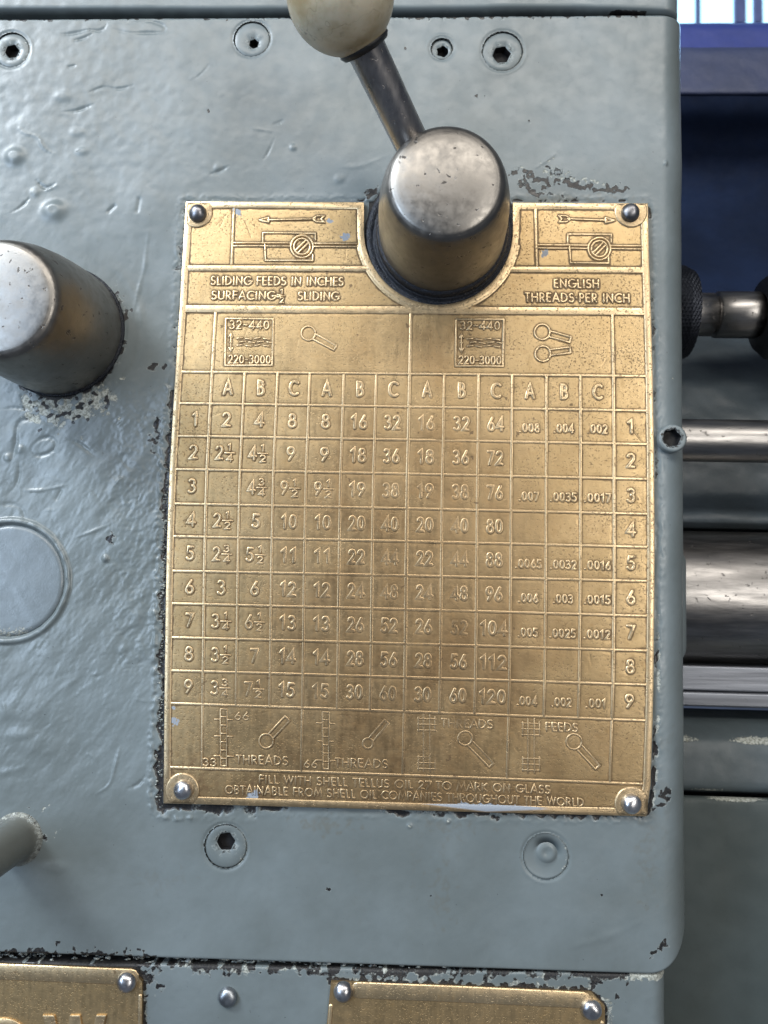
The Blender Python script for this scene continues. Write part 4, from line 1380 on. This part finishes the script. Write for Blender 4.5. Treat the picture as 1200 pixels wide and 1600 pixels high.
lev = thing('feed_lever', 'steel gear lever with an ivory ball, its hub sitting in the chart plate notch', 'lever', H1x, 0, H1z)
v, f = lathe(fine_prof(hub_prof), 96)
mesh_obj('hub', v + [H1x, 0, H1z], f, STEEL, lev)
v, f = lathe([(24.4, -.4), (24.2, .7), (23.8, 1.2), (22.6, 1.35), (22.1, 1.0), (21.4, .9), (21.3, 2.2), (20.9, 2.5), (19.5, 2.5)], 96)
rr = np.hypot(v[:, 0], v[:, 2])
v[:, 1] += .12 * np.sin(np.arctan2(v[:, 2], v[:, 0]) * 9) * (rr > 22)
mesh_obj('seal_ring', v + [H1x, 0, H1z], f, GREASE, lev)
v, f = lathe([(20.6, .3), (20.8, 2), (20.7, 4.5), (20.2, 5.4), (19.6, 5.6)], 96)
v[:, 1] += .35 * np.sin(np.arctan2(v[:, 2], v[:, 0]) * 5 + 1) * (v[:, 1] > 3)
mesh_obj('grease_collar', v + [H1x, 0, H1z], f, GREASE, lev)
# arm and ball
p0 = np.array([*W(651, 240, 24), 24.0])[[0, 2, 1]]
p1 = np.array([*W(567, 66, 44), 44.0])[[0, 2, 1]]
pb = np.array([*W(531, -2, 51), 51.0])[[0, 2, 1]]
ax = (p1 - p0) / np.linalg.norm(p1 - p0)
L = np.linalg.norm(p1 - p0)
v, f = lathe([(5.0, -6), (5.0, 0), (5.05, L * .3), (5.2, L * .7), (5.35, L + 2), (5.35, L + 8)], 48)
mesh_obj('arm', orient(v, p0, ax), f, STEEL_ROD, lev)
rb = 14.0
prof = [(5.6, -rb * .905), (6.6, -rb * .90), (7.3, -rb * .86)]
prof += [(rb * math.cos(a), rb * math.sin(a)) for a in np.linspace(-1.02, 1.5, 26)]
v, f = lathe(prof, 72)
bc = p1 + ax * (rb * .93 - 1.0)
bo = mesh_obj('ball', orient(v, bc, ax), f, IVORY, lev)
v, f = lathe([(5.38, -1.2), (6.6, -.9), (7.3, .2), (6.9, 1.2)], 40)
mesh_obj('collar', orient(v, bc - ax * (rb * .92), ax), f, BLACK, lev)  # black ring stands for the shadow where the arm enters the ball

lev2 = thing('selector_knob', 'steel lever hub cut by the left edge, set in chipped paint', 'lever', H2x, 0, H2z)
p2 = [(20.9, .2), (20.9, 6), (20.7, 12), (20.2, 19), (19.2, 26), (17.9, 31), (17.3, 33), (16.9, 33.9), (16.3, 34.6), (15.9, 34.9), (15.0, 35.3), (14.2, 35.45), (10, 35.8), (5, 36.0), (1.5, 36.05)]
v, f = lathe(fine_prof(p2), 96)
mesh_obj('hub', orient(v, (H2x + 1.4, 0, H2z + 1.2), (-1.4, 35, -1.2)), f, STEEL, lev2)
v, f = lathe([(21.6, -.5), (21.5, .5), (21.2, .9), (20.95, .7), (20.9, 1.4)], 96)
mesh_obj('seal_ring', v + [H2x + 1.4, 0, H2z + 1.2], f, GREASE, lev2)

# =================================================================== UPPER CASTING, LOWER CASTING, SMALL PLATES
zu = W(500, 20)[1]


def zu_lo(x):
    return np.interp(x, [W(0, 20)[0], W(500, 21)[0], W(900, 14)[0], W(1050, 16)[0]], [W(0, 17)[1], W(500, 18)[1], W(900, 14)[1], W(1050, 20)[1]])


upper = sheet('upper_casting', XL, W(1056, 10, -6)[0], zu_lo, lambda x: np.full_like(x, 184.0), 0.6, 0.8, PAINT, rs=6.0, relief_k=.8, rim=1.5)


def zl_hi(x):
    return z_lowline(x)


def z_lowline(x):
    return W(0, 1504)[1] + (W(1000, 1524)[1] - W(0, 1504)[1]) * (x - W(0, 1504)[0]) / (W(1000, 1524)[0] - W(0, 1504)[0])


# paint damage along the lower casting's top edge
lowm = (PY > 1496)
topd = (GZ - z_lowline(GX))
DARK = np.where(lowm, np.maximum(DARK * 0, sm(-3.2, 0.0, topd + .9 * nE + .9 * nE2) * np.where(PX < 250, 1, .66)), DARK)
CREAM = np.where(lowm, np.maximum(.62 * sm(-3.6, -.2, topd) * (.9 + .4 * nE2), 0), CREAM)
DARK = np.where(lowm & (PX > 985), 0, DARK)
CREAM = np.where(lowm & (PX > 985), .85 * sm(-2.6, -.8, topd + .7 * nE), CREAM)
H = np.where(lowm, .08 * band(10, 50) + .012 * band(2, 7), H)
P_L, P_R = [(-80, 1503), (205, 1515), (222, 1534), (222, 1640), (-80, 1640)], [(517, 1534), (700, 1541), (925, 1551), (945, 1572), (946, 1640), (507, 1640)]
for pl in (P_L, P_R):
    pw = pxl(pl)
    d_ = np.full_like(H, 9.0)
    for k in range(len(pw) - 1):
        seg_field(d_, [pw[k], pw[k + 1]], 6, lambda d: d, 'min')
    DARK = np.maximum(DARK, lowm * .78 * sm(.5, -.5, d_ - np.clip(1.0 + .5 * nE, .1, 3)))
    CREAM = np.maximum(CREAM, lowm * .50 * sm(.8, -.8, d_ - np.clip(1.6 + .9 * nE2, .1, 3)))
blot(DARK, 215, 1530, 26, 14, 1.2, -.3)
blot(DARK, 1020 - 55, 1560, 3, 6, 1, 0)
ATT.update(dark=DARK, cream=CREAM)
lower = sheet('lower_casting', XL, W(1036, 1560, -6)[0], lambda x: np.full_like(x, -194.0), z_lowline, 0.45, -0.6, PAINT, rs=5.0, edge_depth=14, rim=.6)
# dark recess behind the seams
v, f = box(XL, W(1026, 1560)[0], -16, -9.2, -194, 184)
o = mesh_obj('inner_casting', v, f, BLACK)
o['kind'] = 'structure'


def crumbs(name, n, fx, sc, mat, label, cat):
    """loose flakes packed in a seam: one uncountable heap"""
    parts = []
    for k in range(n):
        x, h, z = fx()
        m_ = random.uniform(.35, 1.0) * sc
        pts = []
        for i in range(7):
            a = 2 * math.pi * i / 7
            pts.append((x + m_ * random.uniform(.6, 1.5) * math.cos(a), h + random.uniform(-.15, .15), z + m_ * random.uniform(.3, .8) * math.sin(a)))
        pts.append((x, h + m_ * .5, z))
        parts.append((np.array(pts), [(i, (i + 1) % 7, 7) for i in range(7)]))
    V, Fc = merge(parts)
    o = mesh_obj(name, V, Fc, mat, smooth=False, attrs={'dark': rng.uniform(0, .75, len(V)), 'cream': rng.uniform(.2, .8, len(V)), 'rust': np.zeros(len(V))})
    o['kind'] = 'stuff'
    o['label'] = label
    o['category'] = cat
    return o


def seam_pt():
    px = random.choice((random.uniform(-60, 250), random.uniform(250, 560), random.uniform(560, 1000)))
    y0 = np.interp(px, [0, 250, 500, 1000], [1487, 1494, 1503, 1523])
    x, z = W(px, y0 + random.uniform(1, 14 if px < 250 else 8), -2)
    return x, random.uniform(-5, -1.6), z


crumbs('paint_flakes', 260, seam_pt, 1.0, PAINT, 'dark grime and pale paint flakes packed in the seam above the lower plates', 'paint flakes')


def trench_pt():
    y = random.uniform(640, 1262)
    x0 = np.interp(y, ROWS[:, 0], ROWS[:, 1])
    x, z = W(x0 - random.uniform(1.5, 9 if y < 1150 else 14), y, 0)
    return x, random.uniform(-.5, .25), z


crumbs('paint_crumbs', 240, trench_pt, .55, PAINT, 'crumbled paint and dirt along the left edge of the chart plate', 'paint crumbs')


def small_plate(name, label, pts, band_in, rivets, hbase=-.6):
    xs = [p[0] for p in pts]
    ys = [p[1] for p in pts]
    hp = hbase + 1.1
    cx, cz = W(sum(xs) / len(xs), sum(ys) / len(ys), hp)
    t = thing(name, label, 'data plate', cx, hbase, cz, 'small brass plates below the seam')
    pw = [W(a, b, hp) for a, b in pts]
    n = len(pw)
    # dense fan: field as a gridded quad strip from border inwards
    bm = bmesh.new()
    bot = [bm.verts.new((x, hbase, z)) for x, z in pw]
    top = [bm.verts.new((x, hp, z)) for x, z in pw]
    for i in range(n):
        bm.faces.new((bot[i], bot[(i + 1) % n], top[(i + 1) % n], top[i]))
    bm.faces.new(top)
    bmesh.ops.triangulate(bm, faces=[f for f in bm.faces if len(f.verts) > 4])
    V = np.array([v.co[:] for v in bm.verts])
    Fc = [tuple(v.index for v in f.verts) for f in bm.faces]
    bm.verts.index_update()
    Fc = [tuple(v.index for v in f.verts) for f in bm.faces]
    bm.free()
    mesh_obj('brass_sheet', V, Fc, BRASS, t, smooth=False, attrs={'wear': np.full(len(V), .35), 'dirt': np.full(len(V), .12), 'fleck': np.zeros(len(V))})
    for k, (bp, hw) in enumerate(band_in):
        wp = [W(a, b, hp) for a, b in bp]
        r = sweep(wp, hw * .2, .22, hp, [(-1.0, -.15), (-.93, .6), (-.85, 1.0), (.85, 1.0), (.93, .6), (1.0, -.15)], False)
        V = np.array(r[0])
        mesh_obj('border_band', V, r[1], BRASS_UP, t, attrs={'wear': np.full(len(V), .2), 'dirt': np.full(len(V), .1), 'fleck': np.zeros(len(V))})
    for (a, b) in rivets:
        rivet(t, a, b, hp + .35, 15.5, STEEL_RIVET, seed=a)
    return t, hp


pl1, hp1 = small_plate('maker_plate', 'brass plate with big raised letters OW, at the bottom left corner', P_L,
                       [([(-80, 1515.5), (60, 1521), (205, 1527)], 12), ([(219, 1556), (218, 1640)], 3)], [(196, 1537)])
# raised block letters cut by the bottom edge of the picture
LAT = {'brown_tone': .1, 'wear': .3, 'dirt': 0.0, 'fleck': 0.0}
WP_ = [(67, 1585), (86, 1585), (101, 1648), (110, 1585), (126, 1585), (137, 1648), (151, 1585), (167, 1585), (146, 1671), (129, 1671), (118, 1612), (107, 1671), (90, 1671)]
wq = [W(a, b, hp1) for a, b in WP_]
n = len(wq)
V = [(x, hp1 - .3, z) for x, z in wq] + [(x, hp1 + .6, z) for x, z in wq]
Fc = [(i, (i + 1) % n, n + (i + 1) % n, n + i) for i in range(n)] + [tuple(range(n, 2 * n))]
bevel(mesh_obj('block_letter', V, Fc, BRASS_UP, pl1, smooth=False, attrs={k: np.full(len(V), q_) for k, q_ in LAT.items()}), .22, 2)
wp = [W(7 + 33 * math.cos(a), 1633 + 33 * math.sin(a), hp1) for a in np.linspace(0, 2 * math.pi, 61)]
V, Fc = sweep(wp, 9.5 * .2, .6, hp1, [(-1.0, -.3), (-1.0, .75), (-.88, 1.0), (.88, 1.0), (1.0, .75), (1.0, -.3)], True)
mesh_obj('block_letter', V, Fc, BRASS_UP, pl1, attrs={k: np.full(len(V), q_) for k, q_ in LAT.items()})
pl2, hp2 = small_plate('blank_plate', 'plain brass plate at the bottom, right of the lone painted rivet', P_R,
                       [([(560, 1547.5), (700, 1553), (912, 1563)], 12), ([(517, 1572), (512, 1640)], 3), ([(941, 1598), (941, 1640)], 3)], [(536, 1552), (925, 1580)])
o = rivet(None, 355, 1560, -.6, 15.5, steel_mat('smeared_rivet_steel', base=(0.42, 0.45, 0.48), rough=0.35, pits=.2), name='lone_rivet', seed=3)
tag(o, 'lone round rivet smeared with grey paint, between the two lower brass plates', 'rivet')
for (a, b, gx) in (('maker_plate', 0, 0),):
    pass

# =================================================================== RIGHT SIDE: the lathe bed and shafts behind
XR = 300.0


def prof_sheet(name, pts, mat, x0, x1=XR, nx=90, jitter=0.3, kind='structure', chips=()):
    """sheet swept along x; pts = list of (photo y, h) on the line x=1130"""
    P = []
    for y, h in pts:
        P.append((W(1130, y, h)[1], h))
    Q = []
    for (z0, h0), (z1, h1) in zip(P[:-1], P[1:]):
        m_ = max(2, int(math.hypot(z1 - z0, h1 - h0) / 1.6))
        for i in range(m_):
            Q.append((z0 + (z1 - z0) * i / m_, h0 + (h1 - h0) * i / m_))
    Q.append(P[-1])
    xs = np.linspace(x0, x1, nx)
    nzq = len(Q)
    Zs = np.array([q[0] for q in Q])
    Hs = np.array([q[1] for q in Q])
    # smooth the fold lines a little
    for _ in range(2):
        Hs[1:-1] = .25 * Hs[:-2] + .5 * Hs[1:-1] + .25 * Hs[2:]
    X, Z = np.meshgrid(xs, Zs)
    Hh = np.repeat(Hs[:, None], nx, 1)
    nn = np.zeros_like(X)
    for (lx, lz, am) in ((31, 17, 1), (13, 9, .6), (6.1, 5.3, .35)):
        ph = rng.uniform(0, 6, 4)
        nn += am * np.sin(X / lx * 6.28 + ph[0] + 1.3 * np.sin(Z / lz * 3 + ph[1])) * np.sin(Z / lz * 6.28 + ph[2] + np.sin(X / lx * 4 + ph[3]))
    Hh = Hh + jitter * nn
    idx = np.arange(X.size).reshape(X.shape)
    q = np.stack([idx[:-1, :-1], idx[1:, :-1], idx[1:, 1:], idx[:-1, 1:]], -1).reshape(-1, 4)
    V = np.stack([X.ravel(), Hh.ravel(), Z.ravel()], 1)
    at2 = None
    if chips:
        cr_ = np.zeros(len(V))
        for (yy, hh, wd_, k_) in chips:
            zc_ = W(1130, yy, hh)[1]
            cr_ = np.maximum(cr_, k_ * np.exp(-((V[:, 2] - zc_) / wd_) ** 2) * (.75 + .4 * np.sin(V[:, 0] * .21 + yy)))
        at2 = {'cream': cr_, 'dark': np.zeros(len(V)), 'rust': np.zeros(len(V))}
    o = mesh_obj(name, V, q, mat, attrs=at2)
    if kind:
        o['kind'] = kind
    return o


X0 = X_EDGE - 14
prof_sheet('bed_upper', [(90, -169), (300, -168), (400, -150), (500, -124), (575, -128)], PAINT_SHADE_GLARE, X0, jitter=.2)
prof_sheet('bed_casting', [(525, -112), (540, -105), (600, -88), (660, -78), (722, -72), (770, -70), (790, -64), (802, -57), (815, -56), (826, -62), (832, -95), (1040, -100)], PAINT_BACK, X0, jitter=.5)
prof_sheet('saddle_block', [(74, -141), (76, -138), (146, -134), (149, -138), (150, -150)], paint_mat('enamel_glare_tint', base=(0.026, 0.036, 0.082), attrs=False, rough=.5, bump=.3), X0, jitter=.15)  # blue window glare put into the block's colour
prof_sheet('saddle_top', [(36, -158), (40, -152), (80, -150)], paint_mat('enamel_strong_glare', base=(0.014, 0.028, 0.15), attrs=False, rough=.5, bump=.2), X0, jitter=.1)  # stronger window glare on the ledge, also put into its colour
prof_sheet('bed_front', [(1108, -66), (1112, -62), (1128, -50), (1150, -42), (1158, -40), (1170, -39), (1236, -38), (1238, -44), (1239, -60)], PAINT_FRONT, X0, nx=200, jitter=.12, chips=((1157, -40, 1.5, .72), (1236, -38, .7, .5)))
prof_sheet('bed_base', [(1243, -58), (1245, -36), (1249, -34), (1400, -33), (1750, -32)], PAINT_BED2, X0 - 8, jitter=.1, chips=((1247, -35, .7, .8),))
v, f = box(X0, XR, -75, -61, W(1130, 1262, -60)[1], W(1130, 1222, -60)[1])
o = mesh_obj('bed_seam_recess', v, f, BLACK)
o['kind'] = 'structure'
# grey lump of casting at the cover's right flank
v, f = box(-14, 0, -40, -14, -20.5, 20.5)
lx, lz = W(1077, 946, -17)
mesh_obj('casting_boss', v + [lx, 0, lz], f, PAINT, attrs={'dark': np.zeros(len(v)), 'cream': np.zeros(len(v)), 'rust': .2 * np.ones(len(v))})
o = bpy.data.objects['casting_boss']
o['kind'] = 'structure'
bevel(o, 7, 8)


def hshaft(name, label, cat, y0, y1, hc, mat, x0=X0, x1=XR, group=None, profile=None, parent=None):
    """horizontal bar whose outline reaches photo rows y0..y1"""
    za, zb_ = W(1130, y0, hc)[1], W(1130, y1, hc)[1]
    r = abs(za - zb_) / 2
    zc = (za + zb_) / 2
    prof = profile(r, x1 - x0) if profile else [(r, 0), (r, x1 - x0)]
    k = []
    for (a, b), (c, d) in zip(prof[:-1], prof[1:]):
        m_ = max(1, int(abs(d - b) / 6))
        for i in range(m_):
            k.append((a + (c - a) * i / m_, b + (d - b) * i / m_))
    k.append(prof[-1])
    v, f = lathe(k, 64)
    v = orient(v, (x0, hc, zc), (1, 0, 0))
    o = mesh_obj(name, v, f, mat, parent)
    if label:
        tag(o, label, cat, group)
    return o, r, zc


hshaft('feed_rod', 'slim bright steel rod running right from the hex boss on the cover edge', 'rod', 656, 722, -40, STEEL_SHAFT, group='steel bars behind the cover')
_k = 0
hshaft('main_shaft', 'thick bare steel cylinder at the right, reflecting a bright band along its middle', 'shaft', 831, 1036, -62, STEEL_SHAFT, group='steel bars behind the cover')
# ground rail
tr = thing('slide_rail', 'flat machined steel rail with fine streaks under the thick cylinder', 'rail', X0, -50, W(1130, 1075, -50)[1])
za, zm, zb_ = W(1130, 1040, -52)[1], W(1130, 1083, -48)[1], W(1130, 1107, -46)[1]
v, f = box(X0, XR, -90, -50, zm + .2, za)
bevel(mesh_obj('rail_face', v, f, STEEL_RAIL, tr, smooth=False), .8)
v, f = box(X0, XR, -90, -48.5, zb_, zm)
bevel(mesh_obj('rail_lip', v, f, STEEL_RAIL, tr, smooth=False), .7)

# knurled collar with its spindle and ball end
ks = thing('knurled_spindle', 'knurled collar and short steel spindle in the dark, right of the cover', 'spindle', W(1070, 490, -70)[0], -70, W(1070, 490, -70)[1])
hk = -70
zc = W(1130, 492, hk)[1]
r = abs(W(1130, 420, hk)[1] - W(1130, 564, hk)[1]) / 2
xk0, xk1 = W(1040, 490, hk)[0], W(1074, 490, hk)[0]
n, m_ = 240, 36
V, Fc = [], []
for i in range(m_ + 1):
    t_ = i / m_
    for k in range(n):
        a = 2 * math.pi * k / n
        kn = .34 * min(abs((k + i) % 6 - 3), abs((k - i) % 6 - 3)) / 3
        rr = r * (1 - .10 * max(0, t_ - .55) / .45) + kn
        V.append((xk0 + (xk1 - xk0) * t_, hk + rr * math.cos(a), zc + rr * math.sin(a)))
for i in range(m_):
    for k in range(n):
        k2 = (k + 1) % n
        Fc.append((i * n + k, i * n + k2, (i + 1) * n + k2, (i + 1) * n + k))
V.append((xk1 + .5, hk, zc))
for k in range(n):
    Fc.append((m_ * n + k, m_ * n + (k + 1) % n, len(V) - 1))
mesh_obj('knurled_collar', V, Fc, steel_mat('oily_knurled_steel', base=(.045, .05, .062), rough=.45, pits=.2), ks, smooth=False)
r1 = abs(W(1130, 458, hk)[1] - W(1130, 528, hk)[1]) / 2
xs0, xs1, xs2 = xk1, W(1116, 490, hk)[0], W(1205, 490, hk)[0]
v, f = lathe([(r1 * .93, 0), (r1 * .93, xs1 - xs0 - 1.2), (r1 * .8, xs1 - xs0 - 1), (r1 * .8, xs1 - xs0)], 48)
mesh_obj('spindle_neck', orient(v, (xs0, hk, zc), (1, 0, 0)), f, STEEL_SHAFT, ks)
v, f = lathe([(r1 * .8, 0), (r1, .6), (r1, xs2 - xs1 + 4)], 48)
mesh_obj('spindle', orient(v, (xs1, hk, zc), (1, 0, 0)), f, STEEL_SHAFT, ks)
v, f = lathe([(r * .45, -9), (r * .75, -8), (r * .92, -4), (r * .95, 2), (r * .95, 20), (r * .5, 22)], 48)
mesh_obj('end_knob', orient(v, (xs2 + 3, hk + 3, zc - 1), (1, 0, 0)), f, BLACK, ks)

# dark machine body beyond
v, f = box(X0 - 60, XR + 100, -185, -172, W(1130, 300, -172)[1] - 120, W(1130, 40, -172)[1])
o = mesh_obj('machine_body', v, f, PAINT_SHADE_GLARE)
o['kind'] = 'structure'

# bright window beyond the top right corner
hw_ = -900.0
win_t = thing('workshop_window', 'bright bluish window with upright bars in the top right corner', 'window', W(1130, 20, hw_)[0], hw_, W(1130, 20, hw_)[1])
GLASS = emit_mat('daylit_glass', (.42, .80, 1.0), 1.9)
area('window_daylight', (W(1200, 20, -860)[0] * MM, 0.84, W(1200, 0, -860)[1] * MM), (0.08, 0, 0.05), 0.5, 0.3, 5.0, (0.35, 0.6, 1.0))
FRAME = plain_mat('blue_window_frame', (.16, .20, .42), .5, 0, 20, .2, .1)
bars = [1050, 1056, 1086, 1093, 1146, 1164, 1176, 1190, 1260, 1275, 1340, 1355]
zt0, zt1 = W(1130, -420, hw_)[1], W(1130, 38, hw_)[1]
for a, b in zip(bars[1::2], bars[2::2]):
    v, f = box(W(a, 20, hw_)[0], W(b, 20, hw_)[0], hw_ - 4, hw_, zt1, zt0)
    mesh_obj('pane', v, f, GLASS, win_t, smooth=False)
for a, b in zip(bars[0::2], bars[1::2]):
    v, f = box(W(a, 20, hw_)[0] + .3, W(b, 20, hw_)[0] - .3, hw_ - 8, hw_ + 5, zt1, zt0)
    mesh_obj('window_bar', v, f, FRAME, win_t, smooth=False)
v, f = box(W(800, 20, hw_)[0], W(1400, 20, hw_)[0], hw_ - 8, hw_ + 2, zt1 - 160, zt1 - .5)
mesh_obj('window_sill', v, f, FRAME, win_t, smooth=False)
o = mesh_obj('back_wall', *box(-2500, 2500, hw_ - 60, hw_ - 30, -1500, 1800), plain_mat('workshop_wall', (.10, .13, .2), .8, 0, 60, .2, .5), smooth=False)
o['kind'] = 'structure'
